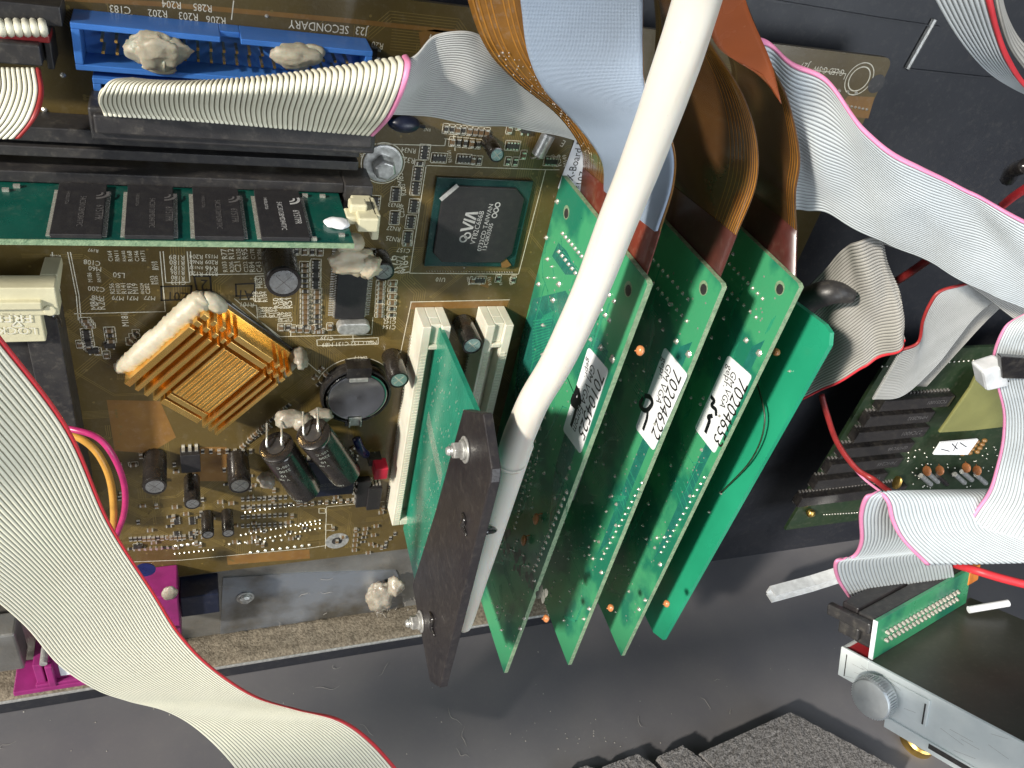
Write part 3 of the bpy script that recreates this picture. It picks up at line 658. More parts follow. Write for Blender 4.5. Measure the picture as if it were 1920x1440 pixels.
# ---- chips
def ic(corners,z,h,pins,side,m='chip',pl_=1.2):
    q=[P(x,y,z+h) for x,y in corners]; cx=[min(p.x for p in q),max(p.x for p in q)]; cy=[min(p.y for p in q),max(p.y for p in q)]
    mb=MB(); mb.box(cx[0],cx[1],cy[0],cy[1],z,z+h); o=mb.build('chip',m,mbd,bevel=0.2)
    mb=MB()
    for k in range(pins):
        if 'x' in side:
            y=cy[0]+(k+0.5)*(cy[1]-cy[0])/pins; w=(cy[1]-cy[0])/pins*0.25
            for s_,x in((-1,cx[0]),(1,cx[1])): mb.box(min(x,x+s_*pl_),max(x,x+s_*pl_),y-w,y+w,0.02,0.3); mb.box(min(x,x+s_*0.5),max(x,x+s_*0.5),y-w,y+w,0.3,h*0.6)
        if 'y' in side:
            x=cx[0]+(k+0.5)*(cx[1]-cx[0])/pins; w=(cx[1]-cx[0])/pins*0.25
            for s_,y in((-1,cy[0]),(1,cy[1])): mb.box(x-w,x+w,min(y,y+s_*pl_),max(y,y+s_*pl_),0.02,0.3); mb.box(x-w,x+w,min(y,y+s_*0.5),max(y,y+s_*0.5),0.3,h*0.6)
    mb.build('pins','solder',o); return o,cx,cy
ic([(637,470),(690,475),(683,598),(634,595)],0.1,2.0,28,'x',pl_=1.8)
o,cx,cy=ic([(562,870),(668,868),(660,926),(562,932)],0.1,3.0,9,'xy',m='navy')
mb=MB(); text(mb,"39SF020A",Vector((cx[0]+16,cy[0]+7,3.2)),Vector((cx[0]+6,cy[0]+7,3.2)),ZN,1.0); text(mb,"AWARD BIOS",Vector((cx[0]+16,cy[0]+4.5,3.2)),Vector((cx[0]+7,cy[0]+4.5,3.2)),ZN,0.9); mb.build('chip_text','chip_print_faint',o)
ic([(340,855),(375,855),(375,885),(340,885)],0.1,4.0,3,'y'); ic([(672,905),(690,905),(690,950),(672,950)],0.1,3,4,'x'); ic([(692,918),(712,918),(712,955),(692,955)],0.1,4,4,'y')
# VIA south bridge
vx0,vx1,vy0,vy1=65.2,94.8,-131.2,-101.6
mb=MB(); mb.box(vx0,vx1,vy0,vy1,0.3,1.2); via=mb.build('chip','bga_green',mbd,bevel=0.1); via['label']='large square green and black chip with white VIA lettering'
mb=MB(); i=2.0; c_=3.2
oc=[(vx0+i+c_,vy0+i),(vx1-i-c_,vy0+i),(vx1-i,vy0+i+c_),(vx1-i,vy1-i-c_),(vx1-i-c_,vy1-i),(vx0+i+c_,vy1-i),(vx0+i,vy1-i-c_),(vx0+i,vy0+i+c_)]
mb.prism([(x,y,1.2) for x,y in oc],(0,0,1.0)); mb.build('moulding','chip',via,bevel=0.3)
mb=MB(); z=2.2
def vt(t,a,b_,hs=1.0): text(mb,t,P(*a,z),P(*b_,z),ZN,hs,0.05)
vt("VT82C686B",(890,458),(908,396),1.0); vt("0732CD TAIWAN",(902,471),(925,383),0.95); vt("13C0K0505",(911,471),(925,419),0.95)
for q in((927,404),(930,394),(933,384)): ring(mb,P(*q,z),0.55,0.35,16)
# logo : bold slanted letters made of bars
A_=P(884,437,z); B_=P(897,397,z); d=(B_-A_); L_=d.length; d.normalize(); up=ZN.cross(d)
def lp(pp): mb.add([A_+d*(x*L_)+up*(y*L_*0.52)+ZN*0.05 for x,y in pp],[list(range(len(pp)))])
lp([(0.0,1.0),(0.13,1.0),(0.27,0.25),(0.40,1.0),(0.50,1.0),(0.30,0.0),(0.20,0.0)]); lp([(0.44,0.0),(0.56,0.0),(0.62,1.0),(0.54,1.0)][::1]); lp([(0.60,0.0),(0.70,0.0),(0.82,0.72),(0.88,0.0),(1.0,0.0),(0.88,1.0),(0.76,1.0)])
ring(mb,A_-d*2.3+up*2.0,0.8,0.5,14,z=0.05); ring(mb,A_-d*1.0+up*1.0,0.7,0.5,14,z=0.05)
seg(mb,P(829,372,z),P(855,350,z),1.3)
mb.build('chip_text','chip_print',via)
mb=MB(); mb.prism([P(x,y,1.2) for x,y in [(939,485),(946,480),(958,496),(950,500),(940,500)]],(0,0,0.5)); mb.build('copper_chip_mark','board_lit',via)
mb=MB(); mb.prism([P(x,y,0.3) for x,y in [(1079,258),(1120,262),(1112,320),(1098,400),(1060,372),(1046,352)]],(0,0,0.15)); st=mb.build('label_sticker','paper',mbd)
mb=MB(); text(mb,"TX-Board R",P(1071,350,0.5),P(1097,262,0.5),ZN,1.15,0.03); text(mb,"02*107",P(1085,375,0.5),P(1101,322,0.5),ZN,1.1,0.03); mb.build('label_text','ink',st)
# ---- crystals
mb=MB(); a,b_=P(632,613,2.2),P(692,614,2.2); 
pr=[];
for k in range(9): t=math.radians(90+k*22.5); pr.append((a.x+2+2.1*math.cos(t),a.y+2.1*math.sin(t)))
for k in range(9): t=math.radians(-90+k*22.5); pr.append((b_.x-2+2.1*math.cos(t),a.y+2.1*math.sin(t)))
mb.prism([(x,y,0.4) for x,y in pr],(0,0,3.4)); mb.build('crystal','tin',mbd,bevel=0.4)
mb=MB(); a=P(1030,250,3); b_=P(1008,292,3); mb.cyl(a,b_,2.0,24); mb.build('crystal','tin',mbd,shade=40,bevel=0.3)
mb=MB(); mb.tube([b_,b_+Vector((-0.5,-1.5,-1.5)),b_+Vector((-0.6,-2,-3))],0.3,8); mb.tube([b_+Vector((1,0,0)),b_+Vector((1.4,-1.5,-1.5)),b_+Vector((1.5,-2.2,-3))],0.3,8); mb.build('lead','solder',mbd)
# ---- red jumper, blue sleeve
mb=MB(); c=P(716,893,9); mb.box(c.x-2.6,c.x+2.2,c.y-1.8,c.y+3.5,3,9); mb.build('jumper','jumper_red',mbd,bevel=0.4)
mb=MB(); c=P(703,868,4); mb.box(c.x-2.2,c.x+2.4,c.y-1.5,c.y+1.8,0,4); mb.build('pin_header','black_plastic',mbd)
mb=MB(); mb.tube([P(668,822,3),P(676,842,4),P(686,852,2)],1.5,12); mb.build('diode','blue_sleeve',mbd,smooth=True)
# ---- coin cell
cc=Vector((47.6,-180.0,0)); mb=MB(); mb.lathe(cc,ZN,[(0,11.6),(3.6,11.9),(4.6,11.6),(4.6,10.9),(3.0,10.7)],40,capB=False); mb.box(cc.x-4,cc.x+4,cc.y+8.5,cc.y+12.6,0,5.2); mb.box(cc.x-3,cc.x+3,cc.y-13.2,cc.y-10,0,4.4)
bh=mb.build('battery_holder','black_gloss',mbd,shade=30)
mb=MB(); mb.lathe(cc,ZN,[(2.0,10.3),(4.3,10.4),(5.0,10.1),(5.2,9.6),(5.1,9.2),(5.25,0.01)],48,capA=False,capB=False); mb.build('coin_cell','cell',bh,shade=40)
mb=MB(); mb.box(cc.x-2.2,cc.x+2.2,cc.y-12.0,cc.y-8.4,5.3,5.8); mb.box(cc.x-2.2,cc.x-1.6,cc.y-12.0,cc.y-9.4,3,6.6); mb.box(cc.x+1.6,cc.x+2.2,cc.y-12.0,cc.y-9.4,3,6.6); mb.box(cc.x-3,cc.x+3,cc.y+7.2,cc.y+8.6,5.0,5.7); mb.build('clip','tin',bh,bevel=0.15)
ring(mb:=MB(),cc,12.9,0.25,60,20,160); mb.build('silkscreen_arc','silk',mbd)
# ---- white PCI slots
def pci(x0,y1,y0,w=9.2,h=11):
    mb=MB(); mb.box(x0,x0+2.9,y0,y1,0.02,h); mb.box(x0+w-2.9,x0+w,y0,y1,0.02,h); mb.box(x0+2.9,x0+w-2.9,y0,y1,0.02,h-5)
    mb.box(x0+2.9,x0+w-2.9,y1-7.5,y1,h-5,h-1.2); mb.box(x0+2.9,x0+w-2.9,y0,y0+3,h-5,h); mb.box(x0+2.9,x0+w-2.9,y1-9,y1-7.5,h-5,h)
    o=mb.build('pci_slot','slot_white',mbd,bevel=0.25)
    t=MB(); n=int((y1-10-y0-3)/1.27)
    for k in range(n):
        y=y0+3+k*1.27
        t.box(x0+0.9,x0+2.5,y,y+0.55,h,h+0.28); t.box(x0+w-2.5,x0+w-0.9,y,y+0.55,h,h+0.28)
    t.build('contact_ribs','slot_white',o)
    t=MB()
    for k in range(n): t.box(x0-0.5,x0-0.05,y0+3+k*1.27,y0+3.4+k*1.27,0,1.2)
    t.build('solder_tails','solder',o)
    return o
pci(64.6,-147.2,-240.5)['label']='white slot holding the green card with the black plate'
pci(85.8,-147.2,-240.5)
pci(107.0,-147.2,-240.5)
# ---- blue and black IDE headers
def zspan(a,b_,z): return P(*a,z),P(*b_,z)
b0=P(138,17,0); b1=P(693,71,0); Yt=(b0.y+b1.y)/2; zt=(PY(130,43,Yt).z+PY(693,95,Yt).z)/2
bl=P(150,141,zt); br=P(690,166,zt); Yb=(bl.y+br.y)/2; xl=(b0.x+P(130,43,zt).x)/2; xr=(b1.x+P(693,95,zt).x)/2
print('blue header',xl,xr,Yt,Yb,zt)
def header(xl,xr,Yb,Yt,zt,m,name,pins=20,notch=True):
    mb=MB(); w=1.3; xm=(xl+xr)/2
    mb.box(xl,xr,Yt-w,Yt,0.02,zt) if not notch else (mb.box(xl,xm-2.2,Yt-w,Yt,0.02,zt),mb.box(xm+2.2,xr,Yt-w,Yt,0.02,zt),mb.box(xm-2.2,xm+2.2,Yt-w,Yt,0.02,zt-4.2))
    mb.box(xl,xr,Yb,Yb+w,0.02,zt); mb.box(xl,xl+w*1.3,Yb+w,Yt-w,0.02,zt); mb.box(xr-w*1.3,xr,Yb+w,Yt-w,0.02,zt); mb.box(xl+w*1.3,xr-w*1.3,Yb+w,Yt-w,0.02,2.0)
    o=mb.build(name,m,mbd,bevel=0.2)
    mb=MB(); ym=(Yt+Yb)/2
    for k in range(pins):
        for s_ in(-1.3,1.3):
            x=xm+(k-(pins-1)/2)*2.54*(xr-xl)/58.5
            mb.box(x-0.3,x+0.3,ym+s_-0.3,ym+s_+0.3,2.0,zt-1.6)
    mb.build('pins','gold',o); return o
bh=header(xl,xr,Yb,Yt,zt,'blue','drive_header'); bh['label']='empty blue drive header blocked with cream glue'
# embossed words mirrored in the blue wall
mb=MB(); text(mb,"SECONDARY",Vector((xr-6,Yt+0.01,zt*0.35)),Vector((xr-20,Yt+0.01,zt*0.35)),(0,1,0),1.0,0.02) if False else None
Y2t=Yb-1.5; Y2b=Y2t-11.5
bk=header(xl+3,xr+2.2,Y2b,Y2t,zt,'blue','drive_header',notch=False)
mb=MB(); mb.blob(P(290,95,10.2),(5.4,3.9,2.6),1,0.30,1.3,4,ridge=0.15); mb.blob(P(322,92,9.6),(3.6,2.9,2.0),8,0.35,1.5,3); mb.blob(P(262,88,9.6),(2.6,2.2,1.8),6,0.3,1.5,3); mb.blob(P(300,128,10.2),(3.4,1.3,0.5),12,0.25,1.5,3); mb.blob(P(308,118,10.4),(0.7,2.0,1.6),13,0.3,1.5,2)
mb.build('glue_blob','glue_white',mbd)['label']='large cream glue lump at the left of the blue header'
mb=MB(); mb.blob(P(556,104,10),(5.4,3.0,2.9),2,0.22,1.2,4,ridge=0.1); mb.blob(P(588,98,9.6),(2.6,1.8,1.6),3,0.3,1.5,3); mb.build('glue_blob','glue_white',mbd)['label']='smaller cream glue lump at the right of the blue header'
# floppy header on the left
o=thing  # keep name
fz=9.5
mb=MB(); a=P(-60,5,fz); b_=P(112,45,fz); mb.box(-95,P(112,12,fz).x,P(60,46,fz).y,P(60,8,fz).y,0.02,fz); mb.box(-95,P(98,150,fz).x,P(60,128,fz).y,P(60,46,fz).y,0.02,fz-5); mb.box(P(85,100,fz).x,P(98,100,fz).x,P(60,128,fz).y,P(60,46,fz).y,0.02,fz)
mb.build('floppy_header','black_plastic',mbd,bevel=0.3)
# ---- memory socket, latch and AGP retention lever
YR=-104.2
mb=MB(); mb.box(-110,37.5,YR-3.4,YR-0.9,0.02,9.5); mb.box(-110,37.5,YR+0.9,YR+3.8,0.02,9.5); mb.box(37.5,45,YR-4,YR+4,0.02,11); sk2=mb.build('memory_socket','black_plastic',mbd,bevel=0.3)
mb=MB(); mb.box(-110,41,YR+11,YR+14.5,0.02,9); mb.box(-110,41,YR+7.3,YR+9.8,0.02,9); mb.box(-110,41,YR+9.8,YR+11,0.02,5); mb.build('memory_socket','black_plastic',mbd,bevel=0.3)
mb=MB(); mb.box(39,44.5,YR-2.5,YR+1.5,11,24); mb.box(36.3,41,YR-1.5,YR+0.8,17,22); mb.box(37.5,42,YR+0.5,YR+3.2,16,20); mb.box(43.2,45.2,YR-6,YR+1.5,12,22); mb.build('latch','slot_cream',sk2,bevel=0.5)
mb=MB(); mb.blob(P(664,490,15),(6.6,4.0,3.6),14,0.25,1.2,4,ridge=0.2); mb.blob(P(655,455,14),(4,3,3),15,0.3,2,3); mb.blob(P(690,500,17),(3.6,3,3),19,0.4,2,3); mb.build('glue_blob','glue',mbd)['label']='torn cream glue lump beneath the memory latch'
ag=MB(); ag.box(-95,-33.6,-137.6,-129.2,9,15); ag.box(-95,-37.9,-146.2,-134.6,9,14.6); ag.box(-95,-37.0,-134.8,-132.6,14.6,16.5); ag.lathe((-35.6,-136.0,14.9),ZN,[(0,1.6),(0.6,1.5)],20)
ag.prism([(-33.6,-129.2,9),(-33.2,-129.2,0.2),(-33.2,-131.5,0.2),(-33.6,-134,9)],(-4,0,0))
ao=ag.build('agp_retention_lever','slot_cream',mbd,bevel=0.35)
mb=MB(); 
for t,y,x0,x1 in(("FREE",(596),(60),(-14)),("LOCK",(622),(68),(-8))):
    a=P(x0,y-8,14.9); b_=P(x1,y-9,14.9); text(mb,t,a,b_,ZN,0.95,0.1)
a=P(28,602,14.8); 
for p_,q_ in(((22,611),(32,601)),((32,601),(42,611)),((42,611),(22,611))): seg(mb,P(*p_,14.7),P(*q_,14.7),0.35,off=0.1)
mb.build('moulded_lettering','slot_white',ao)  # flat paler letters stand in for the relief shading of moulded ones
mb=MB(); mb.box(-43,-35,-228,-137.8,0.02,11.5); mb.box(-70,-43,-228,-148,0.02,9); mb.build('agp_slot','black_plastic',mbd,bevel=0.3)
mb=MB(); mb.tube([P(96,590,12),P(108,600,9),P(112,625,5),P(125,700,3),P(142,790,3)],0.9,10); mb.build('agp_slot_clip','black_gloss',mbd,smooth=True)
# ---- gold heat sink
hc=Vector((3.3,-164.7,0)); S_=34.6; ea=Vector((math.cos(math.radians(47)),math.sin(math.radians(47)),0)); eb=Vector((math.sin(math.radians(47)),-math.cos(math.radians(47)),0))
O_=hc-ea*S_/2-eb*S_/2
def hb(mb,u0,u1,v0,v1,z0,z1): mb.fbox(O_+ea*(u0*S_)+eb*(v0*S_)+ZN*z0, ea*((u1-u0)*S_), eb*((v1-v0)*S_), (0,0,z1-z0))
mb=MB(); hb(mb,0,1,0,1,1.2,2.4)
cuts=[(0.0,0.78),(0.815,0.865),(0.90,0.95)]
for v0,v1 in((0.0,0.055),(0.10,0.135),(0.19,0.225),(0.28,0.31)):
    for u0,u1 in cuts: hb(mb,u0,u1,v0,v1,2.4,10)
for v0,v1 in((0.80,0.825),(0.87,0.895),(0.94,0.97)):
    for u0,u1 in cuts: hb(mb,u0,u1,v0,v1,2.4,10)
for u0,u1 in((0.0,0.06),(0.085,0.135),(0.155,0.78),(0.815,0.87),(0.90,0.955)):
    if u1-u0<0.3: hb(mb,u0,u1,0.35,0.745,2.4,9.6)
    else:
        n=22
        for k in range(n):
            v=0.35+k*(0.395/n); hb(mb,u0,u1,v,v+0.395/n*0.86,2.4,9.7+0.12*math.sin(k*2.1))
hso=mb.build('heat_sink','gold',mbd,bevel=0.08); hso['label']='square gold finned heat sink set diagonally'
mb=MB(); mb.fbox(O_-ea*1+eb*0.5+ZN*0.02,ea*(S_+2),eb*(S_+1.5),(0,0,1.15)); mb.build('chip','black_gloss',mbd,bevel=0.3)
mb=MB(); 
q=[O_+ea*t*S_-eb*1.3+ZN*5 for t in(-0.02,0.15,0.35,0.55,0.75,0.95,1.02)]
q[0]+=ZN*-2; mb.tube(q,[2.0,2.9,3.2,3.0,3.3,3.1,2.1],18,8); 
for i,v in enumerate(mb.v):
    f=noise.noise(v*0.45)*0.6+noise.noise(v*1.3)*0.25+0.22*math.sin(v.dot(ea)*3.1); mb.v[i]=v+Vector((0,0,1))*f+eb*f*0.4
mb.blob(O_+ea*S_*1.01+eb*1.8+ZN*4.8,(2.8,4.2,2.6),22,0.15,1.0,4,ax=(ea,eb,ZN))
mb.build('glue_bead','glue_white',mbd,smooth=True)['label']='ridged cream glue bead along the heat sink'
mb=MB(); mb.blob(O_+ea*S_*1.02+eb*(S_+0.5)+ZN*3,(2.4,2.8,4.5),25,0.35,1.6,3,ax=(ea,eb,ZN))
q=[O_+ea*t*S_+eb*(S_+1.4)+ZN*2.2 for t in(0.98,0.8,0.6,0.4,0.25)]; mb.tube(q,[1.2,1.9,1.9,1.7,0.8],14,8)
mb.build('glue_bead','glue_grey',mbd,smooth=True)['label']='translucent grey glue on the lower right side of the heat sink'
# ---- magenta port block at the board's lower edge
mb=MB(); a=P(325,1030,14); x1=a.x; 
mb.box(x1-14,x1,-281,-262,0.02,14); mb.box(x1-14,x1,-292,-281,0.02,12.5); mb.box(x1-14,x1-3,-283,-281.5,12.5,14.4); po=mb.build('parallel_port','magenta',mbd,bevel=0.5)
m2=MB(); q=P(42,1190,12); m2.box(q.x,q.x+3,-309,-296,0,12); m2.box(q.x+5,q.x+26,-309,-296,0,11); m2.box(q.x+4,q.x+6.5,-309,-296,11,13.5); m2.box(q.x-8,q.x+26,-311.5,-309,0,13.5); m2.box(q.x-0.5,q.x+26,-309,-307.5,11,13); mg=m2.build('game_port','magenta',mbd,bevel=0.4)
m2=MB(); m2.box(q.x+8,q.x+16,-306,-299,11.05,11.3); m2.build('label_sticker','paper',mg,bevel=0.05)
m2=MB(); m2.cyl(Vector((q.x+4,-294,6)),Vector((q.x+4,-294,13)),1.3,14); m2.build('screw_post','tin',mg)
m2=MB(); m2.box(q.x-30,q.x-3,-300,-278,0,10); m2.build('port_shell','dusty_steel',mbd,bevel=0.8)
mb=MB(); q=P(272,1068,14); mb.lathe((q.x,q.y,13.9),ZN,[(0,3.4),(0.4,3.4)],20); mb.build('screw_recess','blue_sleeve',po)
mb=MB(); mb.blob(P(318,1112,14.5),(2.6,3.6,1.2),31,0.2); mb.build('glue_blob','glue_grey',po)
mb=MB(); q=P(325,1035,10); mb.box(x1+0.3,x1+14,-283,-271,-1,9); mb.build('port_shell','navy',mbd,bevel=0.4)
# ================================================================ memory module
rm=thing('memory_module','long green memory module with black chips standing in its socket','memory',(-30,YR-0.6,2))
mb=MB(); mb.box(-120,36.2,YR-0.6,YR+0.6,3,34.8); mb.build('board','pcb_ram',rm)
mb=MB(); mb.box(-120,36.25,YR-0.65,YR+0.65,34.8,35.1); mb.build('board_edge','pcb_edge',rm)
mesh0=None
for i,(xa,xb) in enumerate(((475,575),(355,457),(228,330),(92,200))):
    x0=PY(xa+8,400,YR+1.6).x; x1=PY(xb-5,400,YR+1.6).x
    mb=MB(); mb.box(x0,x1,YR+0.65,YR+1.75,10.5,34.4); o=mb.build('memory_chip','chip',rm,bevel=0.15)
    mb=MB()
    for k in range(27):
        z=12.6+k*0.79
        for xx in((x0-0.9,x0),(x1,x1+0.9)): mb.box(xx[0],xx[1],YR+0.62,YR+0.9,z,z+0.35)
    mb.build('pins','solder',o)
    mb=MB(); n=Vector((0,1,0)); xm=x1-2.5
    t1=["54C30128MD84TPC","54C30128MD84TPC"][i%2]
    text(mb,t1,Vector((x0+5,YR+1.8,17)),Vector((x0+5,YR+1.8,31)),n,1.1); text(mb,"6Y5TPR",Vector((x0+8.5,YR+1.8,21)),Vector((x0+8.5,YR+1.8,28)),n,1.1); text(mb,"HKBL0726",Vector((x0+2,YR+1.8,15)),Vector((x0+2,YR+1.8,21)),n,0.8)
    for k,(r_,w_) in enumerate(((1.0,0.5),(2.1,0.7))):   # curved maker's mark
        cxx,cz=x0+8.2,17.3
        for j in range(10):
            a0_,a1_=math.radians(-20+j*11),math.radians(-20+(j+1)*11)
            mb.add([Vector((cxx+math.cos(t)*q,YR+1.8,cz-2+math.sin(t)*q)) for t,q in((a0_,r_),(a1_,r_),(a1_,r_+w_),(a0_,r_+w_))],[[0,1,2,3]])
    mb.build('chip_text','chip_print' if i==0 else 'chip_print_faint',o)
mb=MB(); random.seed(4)
for x,z in((31,11),(33,31),(26.5,11),(26,33),(-39,11),(-41,13)): mb.box(x,x+1.4,YR+0.6,YR+1.3,z,z+0.9)
mb.build('capacitor_chip','solder',rm)
mb=MB(); mb.blob((33.2,YR+1.2,26),(3.2,0.9,2.6),41,0.25,1.3,3); mb.build('glue_blob','paper',rm)
# ================================================================ riser card with black plate
NXm=Vector((-1,0,0))
rs=thing('interface_card','small green dusty card in the white slot, carrying a black plastic plate','circuit board',(70,-250,8))
XR=70.2
q=[PX(822,640,XR),PX(890,780,XR),PX(905,860,XR)]
poly=[(XR,-148.5,7),(XR,-148.0,16),(XR,-146.5,54),(XR,-150,70),(XR,-250,70),(XR,-250.0,32),(XR,-246.5,8)]
mb=MB(); mb.prism(poly,(1.5,0,0)); mb.build('board','pcb_teal',rs)
mb=MB(); random.seed(9)
for k in range(330):
    y=random.uniform(-246,-152); z=random.uniform(13,56); l=random.choice([0.3,0.5,1.0])
    if abs(y+200)<45 or random.random()<0.6: mb.box(XR-0.12,XR+0.01,y,y+l,z,z+0.28)
for k in range(26):
    z0=14+k*0.9; mb.box(XR-0.1,XR+0.01,-186-k*0.25,-180-k*0.25,z0+0,z0+0.25)
mb.build('solder_points','solder',rs)['kind']='stuff'
XP=64.6
pp=[(868,768),(905,775),(921,880),(919,905),(824,1290),(806,1278),(773,1096),(815,962)]
pq=[PX(x,y,XP) for x,y in pp]
mb=MB(); mb.prism(pq,(2.7,0,0)); bp=mb.build('black_plate','black_plate',rs,bevel=0.35)
def bolt(parent,px,X,r_=2.4):
    c=PX(*px,X-0.05); mb=MB()
    mb.lathe(c,NXm,[(0,r_*1.55),(0.45,r_*1.55),(0.5,r_*1.5)],28); mb.lathe(c,NXm,[(0.5,r_*1.12),(0.9,r_*1.18),(1.4,r_*1.12)],20)
    mb.lathe(c,NXm,[(1.4,r_),(3.4,r_),(3.7,r_*0.85)],6); mb.lathe(c,NXm,[(3.7,r_*0.55),(4.0,r_*0.6),(4.3,r_*0.52),(4.6,r_*0.6),(4.9,r_*0.5),(5.4,r_*0.4)],16)
    return mb.build('bolt','tin',parent,bevel=0.1,shade=35)
bolt(bp,(873,843),XP); bolt(bp,(790,1165),XP)
mb=MB(); c=PX(912,832,XP+2.8); mb.blob(c+Vector((1,0,0)),(1.6,2.8,2.8),0,0.0); mb.build('bolt_head','can_green',bp)
mb=MB(); 
for pth in ([(868,962),(872,975),(868,985),(875,1003)],[(806,1148),(812,1160),(810,1175),(815,1192)]):
    qq=[PX(x,y,XP-0.2) for x,y in pth]; mb.tube(qq,[0.4,0.9,1.0,0.3],8)
mb.build('torn_slit','black_gloss',bp,smooth=True)
# ================================================================ white hose
hz=[(1330,-90,140),(1310,-10,147),(1262,140,158),(1208,290,172),(1156,420,184),(1107,545,195),(1048,672,205),(1003,748,212),(975,812,220),(957,864,226)]
HP=[PD(*p) for p in hz]
ho=thing('white_hose','thick off-white hose crossing the picture from top to the black plate','hose',(HP[-1].x,HP[-1].y-5,HP[-1].z))
mb=MB(); wp=[92,92,88,80,74,68,63,60,60,59]
rr=[w/2*d[2]/FPX for w,d in zip(wp,hz)]
mb.tube(HP,rr,28,8)
e=HP[-1]; ax=(HP[-1]-HP[-2]).normalized(); mb.lathe(e-ax*0.3,ax,[(0,rr[-1]*0.995),(1.0,rr[-1]*0.97),(1.7,rr[-1]*0.9),(2.0,rr[-1]*0.75)],28)
for i,v in enumerate(mb.v): mb.v[i]=v+Vector((1,0.3,0))*0.12*noise.noise(v*0.12)
mb.build('sleeve','hose',ho,smooth=True)
iz=[(975,830,230),(950,900,240),(915,1010,262),(893,1085,275),(872,1165,289),(868,1178,291)]
mb=MB(); mb.tube([PD(*p) for p in iz],[4.0,4.3,4.3,3.8,2.9,2.0],20,8); mb.build('inner_tube','hose',ho,smooth=True)
ct=PD(905,995,256); mb=MB(); mb.tube([PD(887,1003,250),PD(905,998,246),PD(925,994,250),PD(932,988,262)],1.0,10); tg=mb.build('wire_tie','black_gloss',smooth=True); tag(tg,'thin black tie looped round the hose behind the black plate','tie')
# ================================================================ display cards
def card(X,corners,label,seed,traces=True):
    c=thing('display_card',label,'circuit board',(X,corners[2].y,0),'green display cards standing side by side')
    th=1.6
    mb=MB(); n=len(corners); mb.prism([Vector((X,p.y,p.z)) for p in corners],(th,0,0)); 
    mb.mi=[0,0]+[1]*n; mb.build('board',['pcb_green','pcb_edge'],c)
    return c
def rowdots(mb,X,p0,p1,n,r_=0.55,fr=(0,1),h=0.7,sq=1.0):
    a,b_=PX(*p0,X),PX(*p1,X)
    for i in range(n):
        q=lerp(a,b_,i/max(1,n-1)); q=Vector((X,q.y,q.z))
        mb.lathe(q,NXm,[(0,r_),(h*0.35,r_*0.75),(h*0.6,r_*0.42),(h,r_*0.3)],9,capA=False)
def one(mb,X,px,r_=0.75,h=0.9): rowdots(mb,X,px,px,1,r_,h=h)
def tr(mb,X,pp,w=0.35):
    q=[PX(x,y,X) for x,y in pp]
    for i in range(len(q)-1): seg(mb,Vector((X,q[i].y,q[i].z)),Vector((X,q[i+1].y,q[i+1].z)),w,n=NXm,off=0.03)
def area_poly(mb,X,pp,off=0.015): 
    q=[PX(x,y,X) for x,y in pp]; mb.poly([Vector((X-off,p.y,min(p.z,54.0))) for p in q])
def hole(parent,X,px,r_=1.9):
    q=PX(*px,X); mb=MB(); mb.m=0; mb.lathe(Vector((X,q.y,q.z)),NXm,[(0.03,r_*1.12),(0.05,r_*1.12),(0.05,r_),(0.06,r_*0.98)],24,capB=False); o=mb.build('hole_rim','pcb_edge',parent)
    mb=MB(); mb.lathe(Vector((X,q.y-0.25,q.z+0.25)),NXm,[(0.06,r_*0.8),(0.07,r_*0.8)],20); mb.build('hole','black_plastic',parent)
def label_card(parent,X,cs,lines,scrib):
    q=[PX(x,y,X) for x,y in cs]; q=[Vector((X-0.18,p.y,p.z)) for p in q]; out=[]
    for i in range(4):
        p=q[i]; a=(q[i-1]-p).normalized(); b_=(q[(i+1)%4]-p).normalized(); r_=1.4
        for k in range(5):
            t=k/4; out.append(p+a*r_*(1-t)**2+b_*r_*t**2)
    mb=MB(); mb.prism(out,(0.14,0,0)); o=mb.build('label_sticker','paper',parent)
    mb=MB()
    for t,a,b_,hs in lines: text(mb,t,Vector((X-0.2,*PX(*a,X).yz)),Vector((X-0.2,*PX(*b_,X).yz)),NXm,hs,0.03)
    mb.build('label_text','ink',o)
    mb=MB()
    for s_,w in scrib:
        qq=spline([Vector((X-0.25,*PX(*p,X).yz)) for p in s_],6)
        for i in range(len(qq)-1): seg(mb,qq[i],qq[i+1],w,n=NXm,off=0.03+0.002*i)
    mb.build('pen_mark','marker',o)
XA,XB,XC,XD=104.0,130.0,155.0,176.0
def cc_(X,tp,bt,z0=2): 
    a,b_=PX(*tp,X),PX(*bt,X); return [Vector((X,a.y-1.5,z0)),Vector((X,a.y,a.z-1.2)),Vector((X,a.y-0.6,a.z)),Vector((X,b_.y,b_.z)),Vector((X,b_.y+1.5,z0))]
